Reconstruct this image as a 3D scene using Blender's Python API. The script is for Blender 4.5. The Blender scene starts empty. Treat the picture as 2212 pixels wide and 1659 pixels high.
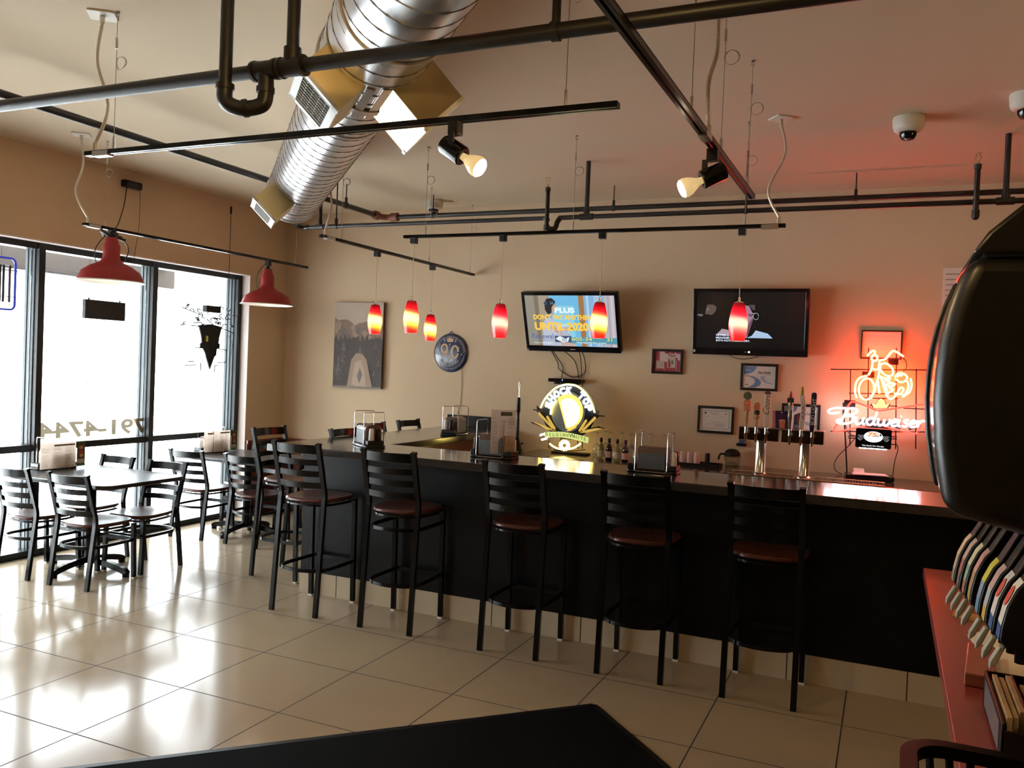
import bpy, bmesh, math, random
from math import sin, cos, pi, radians as R, atan2, hypot, sqrt
from mathutils import Vector as V, Matrix as Mx
random.seed(7)
sc = bpy.context.scene
COL = sc.collection

# ------------------------------------------------------------------ camera (measured from the floor tile grid)
FPX, YAW, PITCH, ROLL = 1820.37, 0.421262612, -0.0210645842, 0.0404598047
CAM = V((0, 0, 1.68824))
fw = V((-sin(YAW)*cos(PITCH), cos(YAW)*cos(PITCH), sin(PITCH)))
r0 = V((cos(YAW), sin(YAW), 0)); u0 = r0.cross(fw)
rt = cos(ROLL)*r0 + sin(ROLL)*u0; up = -sin(ROLL)*r0 + cos(ROLL)*u0
cd = bpy.data.cameras.new('camera'); co = bpy.data.objects.new('camera', cd); COL.objects.link(co)
cd.sensor_width = 36; cd.sensor_fit = 'HORIZONTAL'; cd.lens = 36*FPX/2212; cd.clip_start = .02; cd.clip_end = 200
co.matrix_world = Mx(((rt.x, up.x, -fw.x, CAM.x), (rt.y, up.y, -fw.y, CAM.y), (rt.z, up.z, -fw.z, CAM.z), (0, 0, 0, 1)))
sc.camera = co
def ray(px, py): return fw + (px-1106)/FPX*rt - (py-829.5)/FPX*up
def WY(px, py, y):                       # the point of the plane y = const that the survey point marks
    d = ray(px, py); return CAM + d*((y-CAM.y)/d.y)

# ------------------------------------------------------------------ materials
def mat(name, col, rough=.5, metal=0, spec=.5, coat=0, emit=None, es=0, trans=0, ior=1.45, alpha=1, var=0, vs=8, bump=0, bs=200, coatr=.1):
    m = bpy.data.materials.new(name); m.use_nodes = True
    nt = m.node_tree; b = nt.nodes['Principled BSDF']
    c = (*col, 1)
    b.inputs['Base Color'].default_value = c; b.inputs['Roughness'].default_value = rough
    b.inputs['Metallic'].default_value = metal; b.inputs['Specular IOR Level'].default_value = spec
    b.inputs['Coat Weight'].default_value = coat; b.inputs['Coat Roughness'].default_value = coatr
    b.inputs['Transmission Weight'].default_value = trans; b.inputs['IOR'].default_value = ior; b.inputs['Alpha'].default_value = alpha
    if emit: b.inputs['Emission Color'].default_value = (*emit, 1); b.inputs['Emission Strength'].default_value = es
    if var or bump:
        tc = nt.nodes.new('ShaderNodeTexCoord')
    if var:
        n = nt.nodes.new('ShaderNodeTexNoise'); n.inputs['Scale'].default_value = vs; n.inputs['Detail'].default_value = 4
        mx = nt.nodes.new('ShaderNodeMix'); mx.data_type = 'RGBA'
        mx.inputs[6].default_value = tuple(max(0, x*(1-var)) for x in col)+(1,); mx.inputs[7].default_value = tuple(min(1, x*(1+var)) for x in col)+(1,)
        nt.links.new(tc.outputs['Object'], n.inputs['Vector']); nt.links.new(n.outputs['Fac'], mx.inputs[0]); nt.links.new(mx.outputs[2], b.inputs['Base Color'])
    if bump:
        n2 = nt.nodes.new('ShaderNodeTexNoise'); n2.inputs['Scale'].default_value = bs; n2.inputs['Detail'].default_value = 3
        bp = nt.nodes.new('ShaderNodeBump'); bp.inputs['Strength'].default_value = bump; bp.inputs['Distance'].default_value = .002
        nt.links.new(tc.outputs['Object'], n2.inputs['Vector']); nt.links.new(n2.outputs['Fac'], bp.inputs['Height']); nt.links.new(bp.outputs[0], b.inputs['Normal'])
    return m
def emat(name, col, s): return mat(name, tuple(min(1, c*.6) for c in col), .4, emit=col, es=s)
def glassy(name, tint=(1, 1, 1), gloss=.08, rough=0.0):
    m = bpy.data.materials.new(name); m.use_nodes = True; nt = m.node_tree; nt.nodes.clear()
    o = nt.nodes.new('ShaderNodeOutputMaterial'); t = nt.nodes.new('ShaderNodeBsdfTransparent'); t.inputs[0].default_value = (*tint, 1)
    g = nt.nodes.new('ShaderNodeBsdfGlossy'); g.inputs['Roughness'].default_value = rough
    lw = nt.nodes.new('ShaderNodeLayerWeight'); lw.inputs[0].default_value = .25
    mt = nt.nodes.new('ShaderNodeMath'); mt.operation = 'MULTIPLY_ADD'; mt.inputs[1].default_value = .5; mt.inputs[2].default_value = gloss
    mx = nt.nodes.new('ShaderNodeMixShader')
    nt.links.new(lw.outputs['Fresnel'], mt.inputs[0]); nt.links.new(mt.outputs[0], mx.inputs[0]); nt.links.new(t.outputs[0], mx.inputs[1]); nt.links.new(g.outputs[0], mx.inputs[2]); nt.links.new(mx.outputs[0], o.inputs[0])
    return m
def decal(name, c):                          # thin film on the window pane that lets daylight through
    m = bpy.data.materials.new(name); m.use_nodes = True; nt = m.node_tree; nt.nodes.clear()
    o = nt.nodes.new('ShaderNodeOutputMaterial'); t = nt.nodes.new('ShaderNodeBsdfTransparent'); t.inputs[0].default_value = (c[0]*.09, c[1]*.09, c[2]*.09, 1)
    d = nt.nodes.new('ShaderNodeBsdfDiffuse'); d.inputs[0].default_value = (*c, 1); mx = nt.nodes.new('ShaderNodeMixShader'); mx.inputs[0].default_value = .55
    nt.links.new(t.outputs[0], mx.inputs[1]); nt.links.new(d.outputs[0], mx.inputs[2]); nt.links.new(mx.outputs[0], o.inputs[0]); return m
def wood(name, c1, c2, rough=.35, scale=(3, 30, 30), coat=.3):
    m = mat(name, c1, rough, coat=coat); nt = m.node_tree; b = nt.nodes['Principled BSDF']
    tc = nt.nodes.new('ShaderNodeTexCoord'); mp = nt.nodes.new('ShaderNodeMapping'); mp.inputs['Scale'].default_value = scale
    n = nt.nodes.new('ShaderNodeTexNoise'); n.inputs['Scale'].default_value = 1.6; n.inputs['Detail'].default_value = 6
    rp = nt.nodes.new('ShaderNodeValToRGB'); rp.color_ramp.elements[0].position = .3; rp.color_ramp.elements[0].color = (*c1, 1); rp.color_ramp.elements[1].position = .7; rp.color_ramp.elements[1].color = (*c2, 1)
    nt.links.new(tc.outputs['Object'], mp.inputs[0]); nt.links.new(mp.outputs[0], n.inputs['Vector']); nt.links.new(n.outputs['Fac'], rp.inputs[0]); nt.links.new(rp.outputs[0], b.inputs['Base Color'])
    return m
def tile_mat(name, c1, grout, size, ox, oy, mortar=.006, rough=.2, plane='xy'):
    m = mat(name, c1, rough, spec=.5); nt = m.node_tree; b = nt.nodes['Principled BSDF']
    g = nt.nodes.new('ShaderNodeNewGeometry'); mp = nt.nodes.new('ShaderNodeMapping')
    mp.inputs['Location'].default_value = (ox, oy, 0); mp.inputs['Scale'].default_value = (1/size, 1/size, 1/size)
    br = nt.nodes.new('ShaderNodeTexBrick'); br.offset = 0; br.inputs['Scale'].default_value = 1; br.inputs['Brick Width'].default_value = 1; br.inputs['Row Height'].default_value = 1 if plane == 'xy' else 50
    br.inputs['Mortar Size'].default_value = mortar; br.inputs['Mortar Smooth'].default_value = .1
    n = nt.nodes.new('ShaderNodeTexNoise'); n.inputs['Scale'].default_value = 2.3; n.inputs['Detail'].default_value = 5
    rp = nt.nodes.new('ShaderNodeValToRGB'); rp.color_ramp.elements[0].color = (*[x*.9 for x in c1], 1); rp.color_ramp.elements[1].color = (*[x*1.08 for x in c1], 1)
    br.inputs['Mortar'].default_value = (*grout, 1)
    if plane == 'xz':
        sp = nt.nodes.new('ShaderNodeSeparateXYZ'); cb = nt.nodes.new('ShaderNodeCombineXYZ'); nt.links.new(g.outputs['Position'], sp.inputs[0]); nt.links.new(sp.outputs[0], cb.inputs[0]); cb.inputs[1].default_value = 2
        nt.links.new(cb.outputs[0], mp.inputs[0])
    else: nt.links.new(g.outputs['Position'], mp.inputs[0])
    nt.links.new(mp.outputs[0], br.inputs['Vector']); nt.links.new(g.outputs['Position'], n.inputs['Vector']); nt.links.new(n.outputs['Fac'], rp.inputs[0])
    nt.links.new(rp.outputs[0], br.inputs['Color1']); nt.links.new(rp.outputs[0], br.inputs['Color2']); nt.links.new(br.outputs['Color'], b.inputs['Base Color'])
    bp = nt.nodes.new('ShaderNodeBump'); bp.invert = True; bp.inputs['Strength'].default_value = .5; bp.inputs['Distance'].default_value = .003
    nt.links.new(br.outputs['Fac'], bp.inputs['Height']); nt.links.new(bp.outputs[0], b.inputs['Normal'])
    mr = nt.nodes.new('ShaderNodeMapRange'); mr.inputs[3].default_value = rough; mr.inputs[4].default_value = .8; nt.links.new(br.outputs['Fac'], mr.inputs[0]); nt.links.new(mr.outputs[0], b.inputs['Roughness'])
    return m

WALLC = (.62, .47, .315)
M = dict(
 wall=mat('wall_paint', WALLC, .75, spec=.25, var=.03, vs=1.5, bump=.15, bs=90),
 ceil=mat('ceiling_paint', (.60, .485, .35), .8, spec=.2, var=.03, vs=1.2),
 floor=tile_mat('floor_tile', (.33, .255, .172), (.035, .026, .022), .6096, 5.22799, 5.761, .006, .14),
 plinth=tile_mat('plinth_tile', (.50, .41, .29), (.05, .038, .03), .61, 5.746, 0, .006, .3, 'xz'),
 trimwood=wood('wainscot_wood', (.10, .022, .012), (.16, .04, .02), .4, (2, 2, 30)),
 blackm=mat('black_metal', (.0035, .0035, .004), .24, spec=.30),
 blackp=mat('black_plastic', (.007, .007, .0075), .38, spec=.35),
 softp=mat('dispenser_plastic', (.006, .0055, .005), .36, spec=.5, bump=.08, bs=300),
 bar=mat('bar_panel_laminate', (.0045, .0045, .005), .36, spec=.22, var=.2, vs=5),
 top=mat('bar_top_laminate', (.034, .030, .026), .13, spec=.6, var=.45, vs=14, coat=.25),
 table=mat('table_top_laminate', (.03, .028, .028), .28, spec=.6, var=.2, vs=20),
 seat=wood('seat_wood', (.045, .012, .007), (.095, .026, .014), .32, (30, 3, 30), .15),
 pipe=mat('black_iron_pipe', (.012, .010, .009), .42, spec=.5),
 rust=mat('rusty_coupling', (.16, .05, .025), .6, var=.4, vs=60),
 duct=mat('galvanised_duct', (.72, .72, .74), .30, metal=1, var=.08, vs=6),
 ductseam=mat('duct_seam', (.16, .15, .15), .5, metal=.6),
 brass=mat('duct_boot_sheet', (.62, .52, .30), .34, metal=1, var=.12, vs=9),
 white=mat('white_enamel', (.80, .80, .78), .35),
 offw=mat('off_white_plastic', (.72, .68, .60), .45),
 paper=mat('white_paper', (.78, .74, .70), .8),
 chrome=mat('chrome', (.80, .78, .75), .12, metal=1),
 steel=mat('brushed_steel', (.55, .53, .50), .28, metal=1),
 cable=mat('steel_cable', (.35, .33, .30), .4, metal=.8),
 conduit=mat('flex_conduit', (.62, .56, .46), .35, metal=.7),
 alu=mat('storefront_aluminium', (.014, .016, .018), .4, spec=.3),
 alu2=mat('storefront_face', (.05, .06, .065), .5, spec=.3),
 dim=mat('darkened_unseen_wall', (.10, .07, .05), .8),  # dimness of the unseen right and front walls is put into their colour
 reveal=mat('reveal_plaster', (.72, .62, .58), .8),
 canopy=mat('canopy_panel', (.035, .031, .034), .7, var=.1, vs=2),
 ground=mat('pale_paving', (.75, .75, .75), .9),
 redlam=mat('red_laminate', (.20, .035, .028), .3, spec=.4, coat=.2),
 rednamel=mat('red_enamel', (.24, .020, .020), .45, spec=.25),
 mat=mat('rubber_mat', (.003, .003, .003), .9, spec=.05, bump=.5, bs=500),
 black=mat('matt_black', (.006, .006, .006), .6, spec=.3),
 gloss=mat('gloss_black', (.006, .006, .008), .12, spec=.5),
 frame=mat('picture_frame_black', (.010, .009, .009), .35),
 glass=glassy('window_glass', (.93, .96, .96), .04),
 cglass=glassy('clear_glass', (.95, .97, .96), .10),
 cplas=glassy('clear_plastic', (.85, .83, .78), .10, .1),
 smoke=mat('smoke_plastic', (.16, .10, .075), .22, trans=.25, spec=.5),
 grey=mat('dispenser_grey', (.10, .11, .125), .45),
 tan=decal('window_decal_tan', (.50, .43, .30)),
 cord=mat('clear_pendant_cord', (.62, .50, .28), .35),
 wire=mat('black_cord', (.008, .008, .008), .5),
)

# ------------------------------------------------------------------ mesh builder
def catmull(pts, n=6, closed=False):
    P = [V(p) for p in pts]; out = []
    m = len(P)
    for i in range(m if closed else m-1):
        a = P[(i-1) % m] if closed or i > 0 else P[0]; b = P[i]; c = P[(i+1) % m]; d = P[(i+2) % m] if closed or i+2 < m else P[-1]
        for k in range(n):
            t = k/n; out.append(.5*((2*b)+(c-a)*t+(2*a-5*b+4*c-d)*t*t+(3*b-a-3*c+d)*t**3))
    if not closed: out.append(P[-1])
    return out
class MB:
    def __init__(s): s.v = []; s.f = []; s.m = []; s.mi = 0
    def add(s, vs, fs):
        o = len(s.v); s.v += [tuple(v) for v in vs]; s.f += [[i+o for i in f] for f in fs]; s.m += [s.mi]*len(fs); return s
    def box(s, x0, x1, y0, y1, z0, z1):
        return s.add([(x, y, z) for x in (x0, x1) for y in (y0, y1) for z in (z0, z1)], [(0, 1, 3, 2), (4, 6, 7, 5), (0, 4, 5, 1), (2, 3, 7, 6), (0, 2, 6, 4), (1, 5, 7, 3)])
    def obox(s, c, X, Y, Z, sx, sy, sz):
        c, X, Y, Z = V(c), V(X).normalized(), V(Y).normalized(), V(Z).normalized()
        return s.add([c+X*(a*sx/2)+Y*(b*sy/2)+Z*(d*sz/2) for a in (-1, 1) for b in (-1, 1) for d in (-1, 1)], [(0, 1, 3, 2), (4, 6, 7, 5), (0, 4, 5, 1), (2, 3, 7, 6), (0, 2, 6, 4), (1, 5, 7, 3)])
    def bar(s, p, q, w, h, u=(0, 0, 1)):
        p, q = V(p), V(q); d = q-p; X = d.normalized(); Y = V(u).cross(X)
        if Y.length < 1e-4: Y = V((1, 0, 0)).cross(X)
        Y.normalize(); Z = X.cross(Y); return s.obox((p+q)/2, X, Y, Z, d.length, w, h)
    def sweep(s, pts, sec, side=None, closed=False, caps=True):
        P = [V(p) for p in pts]; n = len(P); k = len(sec); vs = []; fs = []
        S = V(side).normalized() if side else None; prev = None
        for i, p in enumerate(P):
            a = P[(i-1) % n] if closed or i > 0 else P[i]; b = P[(i+1) % n] if closed or i < n-1 else P[i]
            t = (b-a)
            if t.length < 1e-9: t = V((0, 0, 1))
            t.normalize()
            if S: A = (S-t*S.dot(t))
            elif prev is None: A = t.orthogonal()
            else: A = prev-t*prev.dot(t)
            if A.length < 1e-6: A = t.orthogonal()
            A.normalize(); prev = A; B = t.cross(A)
            vs += [p+A*x+B*y for x, y in sec]
        for i in range(n if closed else n-1):
            for j in range(k):
                a = i*k+j; b = i*k+(j+1) % k; c = ((i+1) % n)*k; fs.append((a, b, c+(j+1) % k, c+j))
        if caps and not closed: fs += [tuple(range(k))[::-1], tuple(range((n-1)*k, n*k))]
        return s.add(vs, fs)
    def tube(s, pts, r, n=8, closed=False, caps=True): return s.sweep(pts, [(r*cos(2*pi*j/n), r*sin(2*pi*j/n)) for j in range(n)], None, closed, caps)
    def rect(s, pts, w, h, side, closed=False): return s.sweep(pts, [(-w/2, -h/2), (w/2, -h/2), (w/2, h/2), (-w/2, h/2)], side, closed)
    def lathe(s, prof, c=(0, 0, 0), n=24, Z=(0, 0, 1), close=False):
        Z = V(Z).normalized(); X = Z.orthogonal().normalized(); Y = Z.cross(X); c = V(c); k = len(prof); vs = []; fs = []
        for j in range(n):
            a = 2*pi*j/n; d = X*cos(a)+Y*sin(a); vs += [c+d*r+Z*z for r, z in prof]
        for j in range(n):
            for i in range(k-1): fs.append((j*k+i, ((j+1) % n)*k+i, ((j+1) % n)*k+i+1, j*k+i+1))
        if close:
            fs.append([j*k for j in range(n)][::-1]); fs.append([j*k+k-1 for j in range(n)])
        return s.add(vs, fs)
    def cyl(s, p, q, r, n=16, r2=None):
        p, q = V(p), V(q); L = (q-p).length; return s.lathe([(r, 0), (r if r2 is None else r2, L)], p, n, q-p, True)
    def ball(s, c, r, n=12, sz=1): return s.lathe([(r*sin(pi*i/n)+1e-5, -r*sz*cos(pi*i/n)) for i in range(n+1)], c, n*2)
    def prism(s, poly, O, X, Y, d0, d1):
        O, X, Y = V(O), V(X), V(Y); Z = X.cross(Y).normalized(); k = len(poly)
        vs = [O+X*x+Y*y+Z*d0 for x, y in poly]+[O+X*x+Y*y+Z*d1 for x, y in poly]
        return s.add(vs, [tuple(range(k))[::-1], tuple(range(k, 2*k))]+[(i, (i+1) % k, k+(i+1) % k, k+i) for i in range(k)])
    def flat(s, poly, O, X, Y, d=0):
        O, X, Y = V(O), V(X), V(Y); Z = X.cross(Y).normalized(); return s.add([O+X*x+Y*y+Z*d for x, y in poly], [tuple(range(len(poly)))])
    def rc(s, x0, x1, y0, y1, O, X, Y, d=0): return s.flat([(x0, y0), (x1, y0), (x1, y1), (x0, y1)], O, X, Y, d)
    def build(s, name, m, parent=None, smooth=True, bevel=0, closed=True, seg=2, local=False):
        ms = m if isinstance(m, (list, tuple)) else [m]
        me = bpy.data.meshes.new(name)
        off = V((0, 0, 0))
        if parent is not None and not local:
            p = parent
            while p: off = off+p.location; p = p.parent
        loc = V((0, 0, 0))
        if parent is None and s.v:
            xs, ys, zs = zip(*s.v); loc = V(((min(xs)+max(xs))/2, (min(ys)+max(ys))/2, min(zs))); off = loc
        me.from_pydata([V(v)-off for v in s.v], [], s.f)
        for x in ms: me.materials.append(M[x] if isinstance(x, str) else x)
        for p, i in zip(me.polygons, s.m): p.material_index = i
        if closed:
            bm = bmesh.new(); bm.from_mesh(me); bmesh.ops.recalc_face_normals(bm, faces=bm.faces); bm.to_mesh(me); bm.free()
        if smooth:
            me.polygons.foreach_set('use_smooth', [True]*len(me.polygons)); me.set_sharp_from_angle(angle=R(38))
        o = bpy.data.objects.new(name, me); o.location = loc; COL.objects.link(o); o.parent = parent
        if bevel:
            b = o.modifiers.new('bevel', 'BEVEL'); b.width = bevel; b.segments = seg; b.limit_method = 'ANGLE'; b.angle_limit = R(40)
        return o
def tag(o, label, cat, group=None, kind=None):
    o['label'] = label; o['category'] = cat
    if group: o['group'] = group
    if kind: o['kind'] = kind
    return o
def thing(name, label, cat, loc=(0, 0, 0), rz=0, group=None):
    o = bpy.data.objects.new(name, None); COL.objects.link(o); o.location = loc; o.rotation_euler = (0, 0, rz); o.empty_display_size = .05
    return tag(o, label, cat, group)
def struct(o): o['kind'] = 'structure'; return o
def kids(o): return list(o.children)
def dup(o, parent=None):
    c = o.copy(); COL.objects.link(c); c.parent = parent
    for ch in kids(o): dup(ch, c)
    return c
_tc = {}
def tmesh(ch, bold=0.0):
    key = (ch, bold)
    if key not in _tc:
        cu = bpy.data.curves.new('t', 'FONT'); cu.body = ch; cu.size = 1; cu.fill_mode = 'FRONT'; cu.offset = bold; cu.resolution_u = 3
        ob = bpy.data.objects.new('t', cu); COL.objects.link(ob)
        dg = bpy.context.evaluated_depsgraph_get(); me = bpy.data.meshes.new_from_object(ob.evaluated_get(dg))
        vs = [(v.co.x, v.co.y) for v in me.vertices]; fs = [list(p.vertices) for p in me.polygons]
        bpy.data.objects.remove(ob); bpy.data.curves.remove(cu); bpy.data.meshes.remove(me)
        _tc[key] = (vs, fs)
    return _tc[key]
def text(mb, s, O, X, Y, x, y, w=None, h=None, align='l', bold=.01, d=.001, shear=0, deep=0):
    vs, fs = tmesh(s, bold)
    if not vs: return
    x0 = min(v[0] for v in vs); x1 = max(v[0] for v in vs); y0 = min(v[1] for v in vs); y1 = max(v[1] for v in vs)
    sy = h/(y1-y0) if h else w/(x1-x0); sx = w/(x1-x0) if w else sy
    W = (x1-x0)*sx; ox = x-(0 if align == 'l' else W/2 if align == 'c' else W)
    O, X, Y = V(O), V(X), V(Y); Z = X.cross(Y).normalized()
    P = [((a-x0)*sx+ox, (b-y0)*sy+y) for a, b in vs]
    mb.add([O+X*(a+shear*(b-y))+Y*b+Z*d for a, b in P], fs)
    if deep: mb.add([O+X*(a+shear*(b-y))+Y*b+Z*(d-deep) for a, b in P], [f[::-1] for f in fs])
def arctext(mb, s, O, X, Y, cx, cy, r, a0, a1, h, inside=False, bold=.02, d=.001, wf=.8):
    O, X, Y = V(O), V(X), V(Y)
    n = len(s)
    for i, ch in enumerate(s):
        if ch == ' ': continue
        a = a0+(a1-a0)*(i/(n-1) if n > 1 else .5)
        c = V((cx+r*cos(a), cy+r*sin(a))); tn = V((sin(a), -cos(a))) if not inside else V((-sin(a), cos(a))); nn = V((-tn.y, tn.x))
        o = O+X*c.x+Y*c.y; text(mb, ch, o, X*tn.x+Y*tn.y, X*nn.x+Y*nn.y, 0, -h/2, h*wf if ch != 'I' else h*.25, h, 'c', bold, d)
def ell(cx, cy, rx, ry, n=24, a0=0, a1=2*pi, rot=0):
    k = n if abs(a1-a0-2*pi) < 1e-6 else n+1
    return [(cx+rx*cos(a)*cos(rot)-ry*sin(a)*sin(rot), cy+rx*cos(a)*sin(rot)+ry*sin(a)*cos(rot)) for a in (a0+(a1-a0)*i/n for i in range(k))]
def rrect(x0, x1, y0, y1, r, n=6):
    o = []
    for cx, cy, a in ((x1-r, y0+r, -pi/2), (x1-r, y1-r, 0), (x0+r, y1-r, pi/2), (x0+r, y0+r, pi)):
        o += [(cx+r*cos(a+pi/2*i/n), cy+r*sin(a+pi/2*i/n)) for i in range(n+1)]
    return o
# ================================================================== ROOM
XL, YB, ZC = -6.12, 7.47, 3.25
XR, YF = 4.2, -3.2
b = MB().box(-6.4, XR, YF, YB+.1, -.08, 0); struct(b.build('floor', 'floor', smooth=False))
b = MB().box(-6.4, XR, YF, YB+.1, ZC, ZC+.1); struct(b.build('ceiling', 'ceil', smooth=False))
b = MB().box(-6.4, XR, YB, YB+.12, 0, ZC); struct(b.build('wall_back', 'wall', smooth=False))
b = MB().box(XR, XR+.1, YF, YB, 0, ZC); struct(b.build('wall_right', 'dim', smooth=False))
b = MB().box(-6.4, XR, YF-.1, YF, 0, ZC); struct(b.build('wall_front', 'dim', smooth=False))
# window wall: lintel, the piece by the back corner and an unseen front piece closed to cut down daylight
PY = [-1.14+1.14*k for k in range(8)]
YE = 6.90
b = MB().box(-6.40, XL, YF, YB, 2.53, ZC).box(-6.40, XL, YE, YB, 0, 2.53).box(-6.40, XL, YF, 1.14, 0, 2.53); struct(b.build('wall_left', 'wall', smooth=False))
b = MB().box(-6.22, XL+.001, YE-.012, YE, .0, 2.53).box(-6.22, XL+.001, 1.14, YE-.012, 2.518, 2.53); struct(b.build('trim_1', 'reveal', smooth=False))
ym = [4.605-1.141*k for k in range(3, 0, -1)]+[4.605, 5.745, 6.86]
for i in range(len(ym)-1):
    y0, y1 = ym[i], ym[i+1]
    f = MB()
    f.box(-6.38, -6.22, y0-.02, y0+.035, .0, 2.53)                       # mullion
    f.box(-6.36, -6.235, y0, y1, 2.47, 2.53); f.box(-6.36, -6.235, y0, y1, 0, .055)
    f.box(-6.36, -6.235, y0+.03, y1-.03, .85, .905)
    if i == len(ym)-2: f.box(-6.38, -6.22, y1-.03, y1+.03, 0, 2.53)
    f.mi = 1
    for k in range(3): f.box(-6.372+.042*k, -6.346+.042*k, y0-.027, y0-.019, .056, 2.47)      # ribbed near face of the mullion
    if i == len(ym)-2:
        for k in range(3): f.box(-6.372+.042*k, -6.346+.042*k, y1-.038, y1-.029, .056, 2.47)
    f.mi = 0
    w = struct(f.build('window_%d' % (i+1), ['alu', 'alu2'], smooth=False))
    for z0, z1 in ((.055, .85), (.905, 2.47)):
        MB().box(-6.302, -6.296, y0+.035, y1-.03, z0, z1).build('pane', 'glass', w, smooth=False)
# wainscot round the corner behind the tables
b = MB().box(XL, XL+.022, YE, YB, .0, .77).box(XL, XL+.035, YE, YB, .765, .80); struct(b.build('trim_2', 'trimwood', smooth=False))
b = MB().box(XL+.022, -3.6, YB-.022, YB, .0, .77).box(XL+.022, -3.6, YB-.035, YB, .765, .80); struct(b.build('trim_3', 'trimwood', smooth=False))
# outside: pavement and the canopy over it
b = MB().box(-60, -6.42, -40, 50, -.12, -.02); o = b.build('pavement_ground', 'ground', smooth=False); struct(o)
b = MB().box(-7.5, -7.0, -4, 6.74, 2.36, 2.75)
for k in range(5): b.box(-7.0, -6.41, -3.5+2.5*k, -3.4+2.5*k, 2.55, 2.70)
tag(b.build('canopy', 'canopy', smooth=False, bevel=.02), 'grey panelled entrance canopy edge seen outside above the windows', 'canopy')

# ================================================================== BAR
FY = 4.93
bb = thing('bar_cabinet', 'long black panelled bar front standing on a tiled plinth', 'bar', (-1.3, 5.0, 0))
MB().box(-3.824, 1.4, FY+.0, FY+.05, .155, 1.03).build('front_panel', 'bar', bb, smooth=False)
MB().box(-3.824, -3.60, FY+.05, FY+.12, .155, 1.03).box(-3.56, -3.50, FY+.05, YB-.005, .155, 1.03).build('side_panel', 'bar', bb, smooth=False)
MB().box(-3.826, 1.4, FY-.006, FY+.05, 0, .155).box(-3.565, -3.50, FY+.05, YB-.005, 0, .155).build('tiled_plinth', 'plinth', bb, smooth=False)
MB().box(-3.50, 1.4, FY+.36, FY+.40, .0, 1.03).box(-3.50, -3.42, FY+.4, YB-.005, 0, 1.03).build('inner_panel', M['trimwood'], bb, smooth=False)
p = [(-3.94, 4.66), (1.4, 4.66), (1.4, 5.27), (-3.32, 5.27), (-3.32, YB-.004), (-3.94, YB-.004)]
bt = MB().prism(p, (0, 0, 0), (1, 0, 0), (0, 1, 0), 1.03, 1.08).build('bar_top', 'top', bevel=.004)
tag(bt, 'dark polished L-shaped bar top running over the black bar front', 'bar top')
o = MB().box(-4.03, -3.34, YB-.03, YB-.003, 1.085, 1.18).build('splash_board', 'black', smooth=False, bevel=.003)
tag(o, 'low black splash board at the wall end of the bar top', 'splash board')

bc = thing('back_counter', 'low dark counter along the back wall behind the bar', 'counter', (-.8, 7.1, 0))
MB().box(-3.03, 1.6, 6.77, YB-.003, .875, .91).build('worktop', 'top', bc, smooth=False, bevel=.003)
MB().box(-2.98, 1.6, 6.82, YB-.003, .10, .875).build('cabinet_body', 'bar', bc, smooth=False)
MB().box(-2.98, 1.6, 6.88, YB-.003, 0, .10).build('toe_kick', 'black', bc, smooth=False)
for k in range(5):
    x0 = -2.95+k*.9
    d = MB().box(x0, x0+.86, 6.80, 6.82, .13, .85).build('door', 'bar', bc, smooth=False, bevel=.003)
    MB().tube([(x0+.78, 6.80, .78), (x0+.78, 6.775, .78), (x0+.78, 6.775, .68), (x0+.78, 6.80, .68)], .005).build('handle', 'steel', d)

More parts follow.
